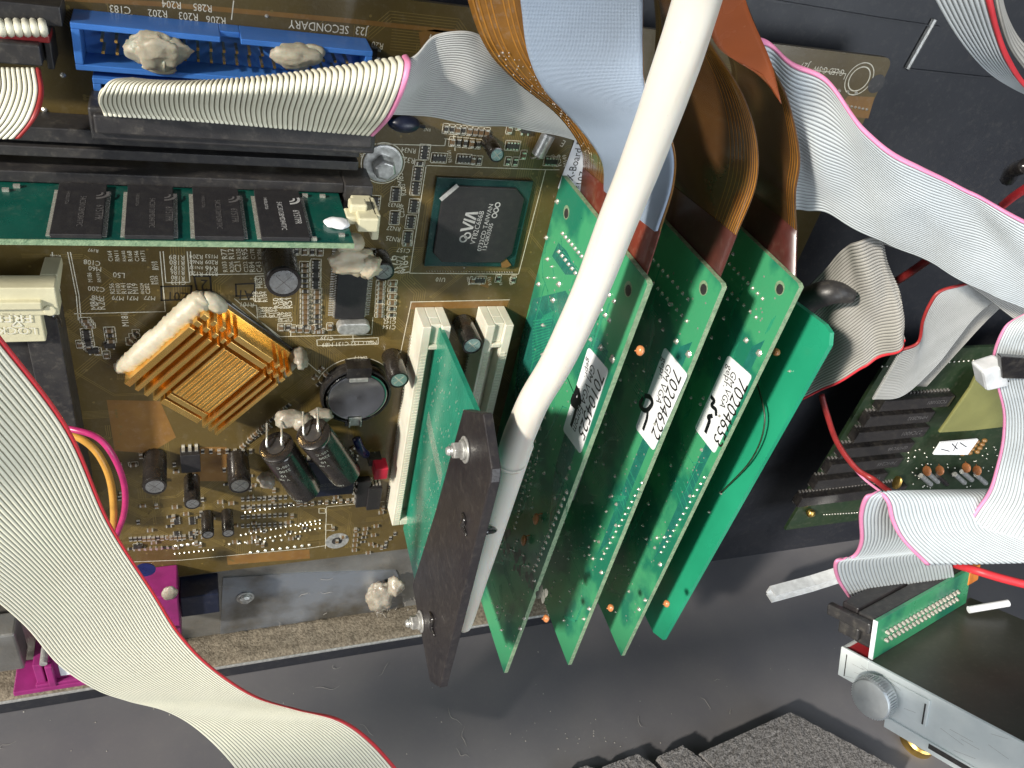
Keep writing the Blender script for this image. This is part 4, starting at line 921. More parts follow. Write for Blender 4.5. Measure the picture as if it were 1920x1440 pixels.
def clutter(X,par,seed,z0,z1,y0,y1,nt=26,nv=120):
    random.seed(seed); m1=MB(); m2=MB()
    for k in range(nt):
        y=random.uniform(y0,y1); z=random.uniform(z0,z1); n=random.randint(1,5); d=random.choice([0,1,2,3,4,5,6,7]); path=[(y,z)]
        for s_ in range(3):
            a=math.radians(45*d); l=random.uniform(3,16); path.append((path[-1][0]+math.cos(a)*l,path[-1][1]+math.sin(a)*l)); d+=random.choice([-1,1])
        for j in range(n):
            q=[Vector((X,p[0]+j*0.9,p[1]+j*0.35)) for p in path]
            for i in range(3):
                if all(y0<p.y<y1 and z0<p.z<z1 for p in(q[i],q[i+1])): seg(m1,q[i],q[i+1],0.28,n=NXm,off=0.022+0.0003*k)
    for k in range(nv): m2.lathe(Vector((X,random.uniform(y0,y1),random.uniform(z0,z1))),NXm,[(0.0,0.34),(0.05,0.3)],6,capA=False)
    for k in range(24): m2.lathe(Vector((X,random.uniform(y0,y1),random.uniform(z0,z1))),NXm,[(0.0,0.7),(0.3,0.5),(0.7,0.2)],8,capA=False)
    o=m1.build('copper_trace','pcb_trace',par); o['kind']='stuff'; o=m2.build('via','solder',par); o['kind']='stuff'
# card 1
k1=card(XA,cc_(XA,(1215,530),(945,1262),-1),'green display card labelled 70104525, nearest the white hose',1)
sd=MB(); one(sd,XA,(1035,366),0.9); one(sd,XA,(1045,378),0.9); one(sd,XA,(1017,434),0.9); one(sd,XA,(1025,446),0.8); one(sd,XA,(1005,456),0.8); one(sd,XA,(1027,486),0.8); one(sd,XA,(990,502),0.8); one(sd,XA,(1010,533),0.9); one(sd,XA,(1048,533),1.1); one(sd,XA,(972,562),0.8); one(sd,XA,(985,583),1.0); one(sd,XA,(1037,563),1.0); one(sd,XA,(1127,652),1.0); one(sd,XA,(1148,673),1.3); one(sd,XA,(1036,500),0.5); one(sd,XA,(1040,521),0.5); one(sd,XA,(1028,521),0.5)
rowdots(sd,XA,(1055,438),(1130,528),13,0.75); rowdots(sd,XA,(1048,472),(1120,565),12,0.75); rowdots(sd,XA,(1142,553),(1152,565),2,0.8); rowdots(sd,XA,(1127,581),(1143,601),3,0.8)
rowdots(sd,XA,(1004,828),(966,990),15,0.55); rowdots(sd,XA,(1014,833),(990,930),9,0.45); rowdots(sd,XA,(1063,922),(1002,1068),14,0.95,sq=1.4); one(sd,XA,(991,1060),0.8); one(sd,XA,(1003,1088),0.8); one(sd,XA,(982,1040),0.7); one(sd,XA,(970,1013),0.6); one(sd,XA,(984,1159),0.9); one(sd,XA,(976,1178),1.1); one(sd,XA,(941,1181),0.6); one(sd,XA,(1012,802),0.8); one(sd,XA,(1022,783),0.6)
sd.build('solder_joint','solder',k1)['kind']='stuff'
tm=MB()
for pp_ in ([(1052,448),(1055,470),(1080,500),(1100,520)],[(1047,455),(1045,480)],[(1016,470),(1018,520),(1027,545),(1030,575),(1045,600)],[(1025,450),(1022,475)],[(1036,500),(1040,521)],[(980,553),(995,575)],[(1075,525),(1065,560)],[(1110,600),(1115,630),(1100,650)],[(1130,580),(1135,600)],[(1060,700),(1080,745),(1075,760)],[(1057,690),(1075,735)],[(1028,815),(1055,762),(1062,765)],[(1022,825),(1048,770)],[(1040,880),(1065,910),(1045,960)],[(1038,870),(1058,915)]): tr(tm,XA,pp_,0.4)
for k in range(14): tr(tm,XA,[(1000-k*0.2,602+k*6),(1036-k*0.8,596+k*5.2)],0.35)
for k in range(6): tr(tm,XA,[(1040+k*5,870+k*10),(1058+k*1,930+k*8)],0.3)
tm.build('copper_trace','pcb_trace',k1)
tm=MB(); area_poly(tm,XA,[(1000,560),(1060,545),(1090,590),(1060,700),(1010,780),(960,780),(975,640)]); area_poly(tm,XA,[(1047,455),(1062,470),(1085,515),(1060,515),(1035,480)]); area_poly(tm,XA,[(1110,620),(1160,690),(1120,860),(1085,980),(1030,1000),(1040,880),(1090,700)]); tm.build('ground_plane','pcb_trace_teal',k1)
clutter(XA,k1,1,4,56,-272,-112,40,150)
hole(k1,XA,(1062,398),1.9); hole(k1,XA,(1178,542),1.9)
label_card(k1,XA,[(1104,650),(1142,694),(1089,852),(1056,806)],[("70104525",(1123,688),(1085,808),1.15),("GM VGA Eprom",(1110,679),(1075,803),1.25),("gepr.",(1102,669),(1097,706),1.1)],[([(1083,730),(1078,748),(1088,752),(1086,735)],2.0),([(1076,745),(1074,755),(1082,762),(1084,752)],1.7),([(1086,745),(1082,765),(1078,780),(1073,796)],1.4)])
def disc_cap(parent,X,px,side=1,r_=1.9):
    q=PX(*px,X); mb=MB(); mb.blob(Vector((X+(-1.6 if side<0 else 3.2),q.y,q.z)),(0.9 if side<0 else 1.1,r_*(1.25 if side<0 else 0.75),r_*0.8 if side<0 else r_*0.7),5,0.05,1); mb.tube([Vector((X,q.y+3,q.z+0.5)),Vector((X-1.0,q.y+2.6,q.z+0.3)),Vector((X-1.6,q.y+1.2,q.z))] if side<0 else [Vector((X+1.6,q.y,q.z)),Vector((X+2.6,q.y,q.z))],0.2,6); return mb.build('ceramic_capacitor','ceramic',parent,smooth=True)
disc_cap(k1,XA,(1013,972),-1); disc_cap(k1,XA,(990,1012),-1); disc_cap(k1,XA,(1008,1162)); disc_cap(k1,XA,(1180,658))
mb=MB(); q=PX(1120,880,XA); mb.box(XA+1.7,XA+5,q.y-28,q.y+4,40,55); mb.build('chip','chip',k1,bevel=0.3)
# dried splash of dirt low on card 1
mb=MB(); random.seed(2)
for k in range(34):
    t=k/33; x=930+90*t+random.uniform(-12,12); y=990+130*t+random.uniform(-14,26); q=PX(x,y,XA); r_=random.uniform(0.8,3.2); n_=9
    mb.poly([Vector((XA-0.04-0.001*k,q.y+math.cos(a*2*math.pi/n_)*r_*random.uniform(0.5,1.2),q.z+math.sin(a*2*math.pi/n_)*r_*random.uniform(0.4,0.9))) for a in range(n_)])
mb.build('dirt_smudge','smudge',k1)
# card 2
k2=card(XB,cc_(XB,(1355,535),(1065,1247)),'green display card labelled 70204622, in the middle of the row',2)
sd=MB(); rowdots(sd,XB,(1226,488),(1290,561),8,0.65); rowdots(sd,XB,(1217,522),(1288,602),9,0.65); one(sd,XB,(1268,640),1.0); one(sd,XB,(1291,664),1.2); rowdots(sd,XB,(1204,905),(1128,1048),14,0.55); rowdots(sd,XB,(1148,930),(1105,1040),5,0.6); one(sd,XB,(1112,1047),0.8); one(sd,XB,(1128,1073),0.9); one(sd,XB,(1105,1025),0.7); one(sd,XB,(1095,1160),0.8); one(sd,XB,(1105,1141),0.9); one(sd,XB,(1058,1163),0.7); one(sd,XB,(1136,795),0.7); rowdots(sd,XB,(1130,810),(1118,865),3,0.6); rowdots(sd,XB,(1040,1090),(1020,1145),6,0.45)
sd.build('solder_joint','solder',k2)['kind']='stuff'
tm=MB(); 
for k in range(6): tr(tm,XB,[(1180+k*-6,880+k*11),(1200-k*6,925+k*11)],0.35)
tr(tm,XB,[(1165,920),(1172,960),(1150,1000)],0.4)
tm.build('copper_trace','pcb_trace',k2)
tm=MB(); area_poly(tm,XB,[(1275,650),(1305,650),(1225,880),(1160,1030),(1120,1040),(1190,860)]); tm.build('ground_plane','pcb_trace_teal',k2)
clutter(XB,k2,2,22,54,-272,-108)
hole(k2,XB,(1319,540),1.9); disc_cap(k2,XB,(1130,1142))
label_card(k2,XB,[(1247,650),(1290,702),(1226,846),(1192,802)],[("70204622",(1265,688),(1222,811),1.15),("GM VGA",(1252,679),(1231,752),1.2),("gepr.",(1243,669),(1236,710),1.1)],[([(1212,742),(1220,745),(1224,756),(1216,768),(1208,768),(1202,758),(1206,748)],1.5),([(1216,768),(1214,785),(1208,803)],1.3)])
# card 3
k3=card(XC,cc_(XC,(1500,535),(1165,1230)),'green display card labelled 70204653, furthest right of the labelled ones',3)
sd=MB(); rowdots(sd,XC,(1368,495),(1430,560),8,0.65); rowdots(sd,XC,(1362,540),(1418,595),6,0.65); one(sd,XC,(1399,638),1.0); one(sd,XC,(1423,662),1.2); rowdots(sd,XC,(1321,895),(1240,1035),14,0.55); one(sd,XC,(1246,1007),0.7); one(sd,XC,(1238,1058),1.0); one(sd,XC,(1210,1125),0.9); one(sd,XC,(1198,1142),1.0); one(sd,XC,(1216,944),0.8); one(sd,XC,(1212,1010),0.8); one(sd,XC,(1232,1008),0.8); one(sd,XC,(1206,985),0.7); one(sd,XC,(1155,1147),0.6)
sd.build('solder_joint','solder',k3)['kind']='stuff'
tm=MB(); 
for k in range(6): tr(tm,XC,[(1300+k*-6,870+k*11),(1315-k*6,910+k*11)],0.35)
tm.build('copper_trace','pcb_trace',k3)
tm=MB(); area_poly(tm,XC,[(1410,650),(1445,650),(1340,880),(1270,1030),(1225,1050),(1310,860)]); tm.build('ground_plane','pcb_trace_teal',k3)
clutter(XC,k3,3,22,54,-272,-108)
hole(k3,XC,(1462,540),1.9); disc_cap(k3,XC,(1236,1134))
label_card(k3,XC,[(1366,665),(1411,705),(1340,851),(1303,803)],[("70204653",(1388,704),(1338,822),1.15),("GM VGA",(1374,693),(1350,760),1.2),("gepr.",(1365,683),(1357,724),1.1)],[([(1336,745),(1340,752),(1336,760),(1343,768),(1344,776)],1.3),([(1335,780),(1330,782),(1331,790),(1325,808)],1.5)])
# card 4
q=[PX(1470,552,XD),PX(1545,608,XD),PX(1556,624,XD),PX(1554,648,XD),PX(1243,1200,XD),PX(1225,1186,XD)]
cor=[Vector((XD,q[0].y,5)),q[0],q[1],q[2],q[3],q[4],q[5],Vector((XD,q[5].y,5))]
k4=thing('blank_card','plain bright green card with a clipped corner, rightmost in the row','circuit board',(XD,q[4].y,0))
mb=MB(); mb.prism([Vector((XD,p.y,p.z)) for p in cor],(1.6,0,0)); mb.mi=[0,0]+[0]*8; mb.build('board','pcb_plain',k4)
sd=MB(); one(sd,XD,(1481,696),0.5); one(sd,XD,(1352,924),0.8); one(sd,XD,(1330,960),0.7); sd.build('solder_joint','solder',k4)
mb=MB(); mb.tube([PX(1352,924,XD-0.8),PX(1410,860,XD-3),PX(1434,790,XD-4),PX(1420,720,XD-3),PX(1412,690,XD-0.6)],0.3,8); mb.build('shade_curve','pcb_dark',k4,smooth=True)  # dark tube put in for a curve of shade on the card
mb=MB(); mb.blob(PX(1455,660,XD-6),(1.2,1.2,1.4),3,0.1); mb.build('ceramic_capacitor','ceramic',k4)
# ================================================================ flat flexible cables
def sheet(name,m,L_,R_,parent,th=0.25,nx=8,sub=10,off=0.0,uvs=None):
    A=spline([Vector(p) for p in L_],sub);B_=spline([Vector(p) for p in R_],sub); S=len(A); mb=MB(); mb.sm=True; top=[];bot=[];uv=[]
    ln=0
    for i in range(S):
        i0,i1=max(0,i-1),min(S-1,i+1); ac=B_[i]-A[i]
        if i: ln+=((A[i]+B_[i])/2-(A[i-1]+B_[i-1])/2).length
        for j in range(nx+1):
            u=j/nx; al=lerp(A[i1],B_[i1],u)-lerp(A[i0],B_[i0],u); n=al.cross(ac).normalized(); p=lerp(A[i],B_[i],u)
            top.append(p+n*(off+th/2)); bot.append(p+n*(off-th/2)); uv.append((u*1.0,ln/40))
    k=nx+1; mb.v=top+bot; o=S*k; mb.uv=uv+uv
    def F(f): mb.f.append(f);mb.mi.append(0);mb.smooth.append(True)
    for i in range(S-1):
        for j in range(nx): a=i*k+j; F([a,a+1,a+k+1,a+k]); F([o+a,o+a+k,o+a+k+1,o+a+1])
        a=i*k;F([a,a+k,o+a+k,o+a]);a=i*k+nx;F([a,o+a,o+a+k,a+k])
    return mb.build(name,m,parent),A,B_
def lines(A,B_,us,w,m,parent,name,sgn,i0=0,i1=None):
    mb=MB(); S=len(A); i1=i1 or S-1
    for u,wd in us:
        for i in range(i0,i1):
            p=lerp(A[i],B_[i],u);q=lerp(A[i+1],B_[i+1],u); ac=(B_[i]-A[i]); n=(q-p).cross(ac).normalized()*sgn; acn=ac.normalized(); ac2=(B_[i+1]-A[i+1]).normalized(); al2=(lerp(A[min(i+2,S-1)],B_[min(i+2,S-1)],u)-q) if i+2<S else (q-p); n2=al2.cross(B_[i+1]-A[i+1]).normalized()*sgn
            mb.add([p+n*0.2-acn*wd/2,p+n*0.2+acn*wd/2,q+n2*0.2+ac2*wd/2,q+n2*0.2-ac2*wd/2],[[0,1,2,3]])
    mb.build(name,m,parent)
def flexcable(label,baseL,baseR,Lp,Rp,m,strip,us,dark=False,sgn=-1,group='amber flexible cables rising from the display cards'):
    t=thing('flexible_cable',label,'flexible cable',(baseL.x,baseL.y,baseL.z),group)
    o,A,B_=sheet('film',m,[Lp[0]]+Lp[1:],[Rp[0]]+Rp[1:],t)
    lines(A,B_,us,0.3,'copper_line',t,'copper_line',sgn)
    sheet('stiffener',strip,[baseL,lerp(baseL,Lp[0],0.5),Lp[0]],[baseR,lerp(baseR,Rp[0],0.5),Rp[0]],t,th=0.5,nx=4,sub=4)
    return t,A,B_
# flex 1 : leftmost with blue woven cover
def at(X): return lambda x,y: PX(x,y,X)
bL,bR=PX(1087,384,XA+2.2),PX(1210,524,XA+2.2)
L1=[PX(1094,314,XA+2.2),P(1088,275,30),P(1045,215,34),P(965,150,38),P(912,90,42),P(880,10,46),P(868,-60,50)]
R1_=[PX(1238,433,XA+2.2),P(1264,345,58),P(1262,268,58),P(1215,180,56),P(1206,95,54),P(1206,10,56),P(1205,-60,58)]
fx1,A1,B1=flexcable('leftmost amber flexible cable, partly covered by light blue woven tape',bL,bR,L1,R1_,'kapton','stiffener',[(0.03,0.35),(0.06,0.35),(0.10,0.3),(0.13,0.3),(0.20,0.3),(0.23,0.3),(0.26,0.3)],sgn=-1)
bl_=[lerp(a,b_,u) for a,b_,u in zip(L1,R1_,(0.36,0.28,0.20,0.24,0.27,0.30,0.30))]
br_=[lerp(a,b_,0.995) for a,b_ in zip(L1,R1_)]
sheet('woven_tape','fabric',bl_,br_,fx1,th=0.9,nx=24,off=-1.0)
# which way the film's normal faces decides the tape side (checked in render)
bL,bR=PX(1236,430,XB+2.2),PX(1350,520,XB+2.2)
L2=[PX(1246,335,XB+2.2),P(1238,260,20),P(1232,180,28),P(1228,110,38),P(1230,40,48),P(1222,-40,55)]
R2_=[PX(1381,441,XB+2.2),P(1417,350,52),P(1420,270,55),P(1396,185,58),P(1345,100,62),P(1290,20,64)]
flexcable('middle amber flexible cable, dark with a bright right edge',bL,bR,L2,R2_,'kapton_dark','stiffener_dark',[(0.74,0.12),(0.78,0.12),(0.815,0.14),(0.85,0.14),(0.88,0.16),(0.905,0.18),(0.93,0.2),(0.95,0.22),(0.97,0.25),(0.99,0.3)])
bL,bR=PX(1377,440,XC+2.2),PX(1492,524,XC+2.2)
L3=[PX(1388,345,XC+2.2),P(1375,270,16),P(1370,200,24),P(1372,130,34),P(1350,70,42),P(1322,10,50),P(1300,-50,55)]
R3_=[PX(1494,432,XC+2.2),P(1492,365,48),P(1500,295,50),P(1480,195,53),P(1446,120,56),P(1405,20,60),P(1380,-50,62)]
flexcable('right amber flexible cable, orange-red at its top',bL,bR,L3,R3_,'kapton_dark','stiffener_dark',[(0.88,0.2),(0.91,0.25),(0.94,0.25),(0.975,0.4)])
o,_,_=sheet('flexible_cable','kapton_red',[P(1430,140,60),P(1352,95,62),P(1328,40,64),P(1330,-20,66)],[P(1465,195,56),P(1446,118,60),P(1408,30,64),P(1392,-20,66)],None)
tag(o,'short orange-red film strip at the very top beside the white hose','flexible cable')
# ================================================================ ribbon cables
rb=ribbon('ribbon_cable','wide cream ribbon cable with a red edge sweeping across the lower left',
 pts([(-420,900,92),(-340,960,90),(-200,1040,86),(-60,1092,84),(40,1167,83),(110,1246,81),(180,1292,80),(240,1313,80),(312,1332,80),(372,1368,80),(432,1428,80),(480,1500,80)]),
 pts([(-60,550,70),(0,628,70),(130,803,70),(206,978,72),(290,1112,74),(340,1190,75),(400,1252,76),(480,1305,77),(560,1330,78),(640,1350,79),(700,1392,80),(765,1465,80)]),
 40,'cream_wire','red_wire',mark_side='R',rad=0.55)
rb2=thing('ribbon_cable','narrow cream floppy cable with a dark red edge at the upper left','ribbon cable',P(40,200,20),None)
ribbon('x','',pts([(-75,130,14),(-80,170,20),(-110,220,24),(-160,260,22)]),pts([(76,130,14),(82,175,20),(70,218,24),(40,258,24),(-10,282,22)][:4]),16,'cream_wire','dark_red_wire',parent=rb2,rad=0.8)
mb=MB(); 
for k in range(6):
    x=2+k*15.5; mb.sm=True; mb.tube([P(x+3,64,9),P(x+2,58,13),P(x,48,13),P(x-2,40,9)],0.85,8)
mb.build('wire_loops','cream_wire',rb2,smooth=True)
mb=MB(); mb.box(P(0,80,10).x-40,P(92,70,11).x,P(60,78,10).y,P(60,62,10).y,4,10.5); mb.build('strain_relief','dark_red_wire',rb2,bevel=0.4)
mb=MB(); mb.box(P(0,80,10).x-40,P(76,100,13).x,P(40,126,14).y,P(40,80,12).y,4,13); mb.build('plug','black_plastic',rb2,bevel=0.4)
# grey cable folded over the black plug
z1=19.0
pT=P(165,213,z1); pB=P(165,262,z1); xr_=P(705,252,z1).x
pg=thing('ribbon_cable','pink-edged grey ribbon cable folding over its black plug below the blue header','ribbon cable',(10,pB.y,8))
mb=MB(); mb.box(pT.x,xr_,pB.y,pT.y+1.5,9.2,z1); mb.box(pT.x+1,xr_-1,pB.y+2,pT.y+0.5,z1,z1+1.4); mb.build('plug','black_plastic',pg,bevel=0.5)
ribbon('x','',pts([(194,214,20.5),(190,203,21.5),(184,188,27),(189,170,32),(212,154,31),(250,150,25)]),pts([(702,252,20.5),(716,238,24),(738,212,32),(760,165,38),(771,122,37),(766,106,31)]),56,'cream_wire','pink_wire',parent=pg,rad=0.5,sub=12,mid=pts([(448,232,20.5),(444,222,21),(440,200,25),(444,172,34),(450,156,33),(450,150,26)]),printed=("TN03SS",0.16,0.90,0.44,0.035,1) )
ribbon('x','',pts([(764,112,30),(820,78,30),(882,52,30),(960,95,30),(1060,170,28),(1180,250,24)]),pts([(716,212,26),(790,218,22),(870,224,18),(960,238,14),(1068,262,10),(1180,300,8)]),40,'grey_wire',parent=pg,rad=0.32,wob=3.0,sub=12)
# right hand grey ribbon with pink edge
ribbon('ribbon_cable','wide grey ribbon cable with a pink edge sweeping down to the right edge',
 pts([(1470,386,32),(1505,397,35),(1560,408,40),(1640,440,46),(1725,478,52),(1815,528,58),(1900,575,64),(1990,620,70)]),
 pts([(1418,66,44),(1462,102,45),(1520,140,48),(1600,206,54),(1690,288,60),(1780,347,64),(1860,380,68),(1960,430,72)]),
 40,'white_wire','pink_wire',mark_side='R',rad=0.5,wob=3.0,sub=12)
ribbon('ribbon_cable','dull grey ribbon cable lying just beneath the wide pink-edged one',
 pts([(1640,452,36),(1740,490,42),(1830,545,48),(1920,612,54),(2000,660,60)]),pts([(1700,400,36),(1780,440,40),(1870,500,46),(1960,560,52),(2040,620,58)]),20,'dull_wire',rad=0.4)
ribbon('ribbon_cable','pale ribbon cable with a broad red edge hanging in the top right corner',
 pts([(1730,-60,105),(1757,0,105),(1800,72,104),(1850,128,102),(1905,165,100),(1970,195,98)]),pts([(1845,-60,112),(1860,0,112),(1874,60,110),(1892,110,108),(1925,162,104),(1985,215,100)]),10,'white_wire','red_wire',rad=0.9)
ribbon('ribbon_cable','dull beige cable edge right of the red-edged one in the top right corner',
 pts([(1862,-40,100),(1875,30,100),(1895,90,98),(1930,140,96)]),pts([(1868,-40,96),(1885,30,96),(1915,80,94),(1960,115,92)]),4,'dull_wire',rad=0.3)
# middle right tangle
ribbon('ribbon_cable','dark grey ribbon cable with a red lower edge behind the plain green card',
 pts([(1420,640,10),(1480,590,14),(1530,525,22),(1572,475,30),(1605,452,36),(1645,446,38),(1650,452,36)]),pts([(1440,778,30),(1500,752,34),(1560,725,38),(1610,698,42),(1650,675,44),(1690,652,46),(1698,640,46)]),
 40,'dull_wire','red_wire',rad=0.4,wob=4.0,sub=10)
ribbon('ribbon_cable','grey ribbon cable with dark red upper edge rising right in the shaded tangle',
 pts([(1635,748,30),(1690,742,32),(1750,690,34),(1790,640,36),(1830,590,38),(1880,552,40),(1920,535,42)]),pts([(1690,655,46),(1722,640,46),(1730,600,46),(1742,570,46),(1762,545,46),(1810,532,46),(1860,515,46)]),
 30,'grey_wire','dark_red_wire',rad=0.4,sub=10)
ribbon('ribbon_cable','flat dark grey ribbon strip slanting beneath the red-edged cable on the right',
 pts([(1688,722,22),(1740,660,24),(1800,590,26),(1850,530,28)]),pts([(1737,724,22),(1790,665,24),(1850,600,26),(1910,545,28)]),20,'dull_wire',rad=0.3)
# tied ribbon at right edge : two lengths folded over
tb=ribbon('ribbon_cable','pale printed ribbon cable with pink edge, held by a tie at the right edge',
 pts([(1736,1058,100),(1770,1022,98),(1812,978,96),(1848,928,94),(1872,855,92),(1881,785,92),(1868,722,92),(1861,690,92),(1862,655,92),(1882,612,92),(1935,575,92)]),
 pts([(2080,1052,120),(2090,1020,116),(2090,975,112),(2080,925,108),(2075,855,106),(2070,790,104),(2060,725,104),(2058,690,104),(2060,655,104),(2075,605,104),(2100,560,104)]),
 34,'white_wire','pink_wire',mark_side='L',rad=0.5,wob=2.0,sub=10,printed=("TN03SS 2651 AWG28  2797 E MIMO  JM1",0.93,0.095,0.10,-0.05,1))
ribbon('x','',pts([(1590,1120,78),(1568,1085,82),(1565,1053,86),(1598,1043,86),(1612,1015,88),(1611,965,90),(1622,932,91),(1645,924,90),(1662,942,92),(1670,975,94),(1690,1012,97),(1734,1058,101)]),
 pts([(1790,1088,84),(1785,1060,84),(1775,1035,84),(1790,1020,84),(1815,990,84),(1825,955,84),(1838,928,84),(1860,919,86),(1885,930,92),(1905,965,97),(1935,1000,104),(2080,1052,119)]),
 34,'white_wire','pink_wire',mark_side='L',parent=tb,rad=0.45,sub=10,printed=("TN035S E",0.14,0.09,0.05,-0.035,1))
# cable tie
t=thing('cable_tie','black cable tie with a glinting square head round the pink-edged ribbon','cable tie',P(1870,700,100))
mb=MB(); q=[(1868,661),(1960,668),(1960,706),(1872,703)]; mb.prism([P(x,y,97) for x,y in q],(0,0,1.6)); mb.build('band','black_gloss',t,bevel=0.3)
mb=MB(); mb.prism([P(x,y,93) for x,y in [(1818,676),(1862,662),(1868,703),(1826,712)]],(0,0,5)); mb.build('head','nylon',t,bevel=0.8)  # white colour of the head paints the glare on black plastic
mb=MB(); mb.prism([P(x,y,92) for x,y in [(1835,712),(1868,694),(1880,703),(1850,716)]],(0,0,3)); mb.build('tail','black_gloss',t,bevel=0.4)
# ================================================================ loose wires
def wire(label,m,pp,r_,cat='wire',group=None,name='wire'):
    q=[P(*p) for p in pp]; mb=MB(); mb.tube(q,r_,10,8); o=mb.build(name,m,smooth=True); return tag(o,label,cat,group)
wire('pink wire bulging out from behind the red edge of the cream ribbon','magenta_wire',[(90,800,30),(140,806,34),(185,822,36),(215,860,38),(233,910,38),(233,960,36),(218,1005,30),(205,1040,20)],0.85)
wire('tan yellow wire inside the curve of the pink one','yellow_wire',[(110,812,28),(150,822,30),(183,850,32),(205,895,34),(213,950,34),(212,1000,30),(208,1040,20)],1.0)
wire('red wire arching over the plain brown wall toward the folded ribbon','dark_red_wire',[(1540,740,30),(1550,775,34),(1570,830,38),(1605,878,44),(1640,900,50),(1668,922,60)],1.1)
wire('thinner pale red wire beside the arching red one','pink_wire',[(1545,760,28),(1556,800,34),(1580,850,40),(1615,893,46),(1655,925,56)],0.5)
wire('red wire slanting through the dark gap above the ribbon tangle','dark_red_wire',[(1660,540,10),(1700,515,20),(1750,480,30),(1790,450,36)],1.5)
wire('orange-red wire at the right edge below the pink-edged ribbon','red_wire',[(1880,385,40),(1905,365,50),(1960,330,60)],1.3)
wire('red wire running over the drive bay behind the green connector board','red_wire',[(1790,1058,82),(1830,1070,90),(1880,1085,96),(1960,1105,104)],1.6)
wire('black cable end sticking out behind the plain green card','black_plastic',[(1480,590,30),(1520,560,34),(1560,548,38),(1598,556,40)],[4.6,4.4,4.0,2.2],'cable')
wire('black cable curving at the right edge of the picture','black_gloss',[(1890,335,20),(1900,320,24),(1925,310,30)],2.5,'cable')
# ================================================================ rear board with socketed chips
rbn=thing('rear_circuit_board','dark circuit board with rows of black socketed chips in the shade at right','circuit board',P(1620,975,5))
ZB=5
mb=MB(); q=P(1500,962,ZB); X0=q.x-3; Yb_=P(1560,982,ZB).y; mb.box(X0,440,Yb_,-170,ZB-1.6,ZB); mb.build('board','pcb_dark',rbn)
dc=MB(); dips=[]
for i,(x0,x1,yy) in enumerate(((1660,1790,752),(1632,1752,782),(1612,1740,812),(1586,1712,842),(1560,1690,872),(1535,1660,902),(1505,1690,935))):
    a=P(x0,yy,ZB+5); b_=P(x1,yy-6,ZB+5); w=6.5
    mb=MB(); mb.box(a.x,b_.x,a.y-w,a.y,ZB,ZB+5); o=mb.build('socketed_chip','black_gloss',rbn,bevel=0.3)
    mb=MB(); n=int((b_.x-a.x)/2.0)
    for k in range(n):
        x=a.x+(k+0.5)*(b_.x-a.x)/n; mb.box(x-0.35,x+0.35,a.y-w-0.8,a.y-w-0.02,ZB,ZB+1.4); mb.box(x-0.3,x+0.3,a.y+0.02,a.y+0.7,ZB,ZB+1.4)
    mb.build('pins','dull_pin',o)
    mb=MB(); text(mb,["TC551001","HM62832","27C4001","GM76C88","74HC245","TMP82C","74HC573"][i],Vector((b_.x-3,a.y-2,ZB+5)),Vector((b_.x-15,a.y-2,ZB+5)),ZN,1.0); mb.build('chip_text','chip_print_faint',o)
mb=MB(); mb.prism([P(x,y,ZB+6) for x,y in [(1757,808),(1770,790),(1815,725),(1826,702),(1900,690),(1900,795),(1820,804)]],(0,0,1.5)); mb.build('olive_cover','olive',rbn,bevel=0.5)
mb=MB(); mb.prism([P(x,y,ZB+6) for x,y in [(1748,850),(1762,828),(1832,822),(1812,850)]],(0,0,1)); lo=mb.build('label_sticker','paper',rbn)
mb=MB()
for p_,q_ in(((1785,832),(1795,842)),((1795,830),(1788,845)),((1765,842),(1780,846)),((1800,830),(1812,838))): seg(mb,P(*p_,ZB+7.05),P(*q_,ZB+7.05),0.5)
mb.build('pen_mark','marker',lo)
for k,(x,y) in enumerate(((1738,883),(1762,882),(1812,877),(1832,882),(1682,905))):
    mb=MB(); mb.blob(P(x,y,ZB+7),(1.0,2.6 if k<4 else 4.0,2.6),k,0.05,1); mb.tube([P(x,y-6,ZB+4),P(x-2,y-12,ZB+1)],0.3,6); mb.build('ceramic_capacitor','ceramic' if k<4 else 'brass',rbn,smooth=True)
mb=MB()
for k in range(4):
    for j in range(3): mb.sm=True; mb.blob(P(1818+j*14+k*-4.5,830+k*7-j*2,ZB+4),(1.6,1.2,1.2),k,0.05,1,2)
mb.build('pin_sockets','board_lit',rbn)
for k,(x,y) in enumerate(((1735,900),(1748,895),(1798,897),(1812,892),(1765,900),(1838,898))):
    mb=MB(); mb.cyl(P(x-8,y-8,ZB+5),P(x+10,y+8,ZB+5),1.3,12); mb.build('axial_resistor','tin' if k!=4 else 'cap_sleeve',rbn,shade=40)
mb=MB(); random.seed(8)
for k in range(60):
    x,y=random.uniform(1700,1870),random.uniform(838,915); mb.blob(P(x,y,ZB+1),(0.5,0.5,0.5),k,0.1,1,1)
for k in range(28): mb.blob(P(1545+k*5.2,1010-45-k*0.3,ZB+0.6),(0.5,0.5,0.4),k,0.1,1,1)
for k in range(20): mb.blob(P(1825-k*9,676+k*0.6,ZB+0.6),(0.6,0.6,0.4),k,0.1,1,1)
mb.build('solder_joint','solder',rbn)['kind']='stuff'
mb=MB(); mb.blob(P(1520,962,ZB+2),(2.2,2.2,2.2),3,0.1); mb.build('screw','brass',rbn)
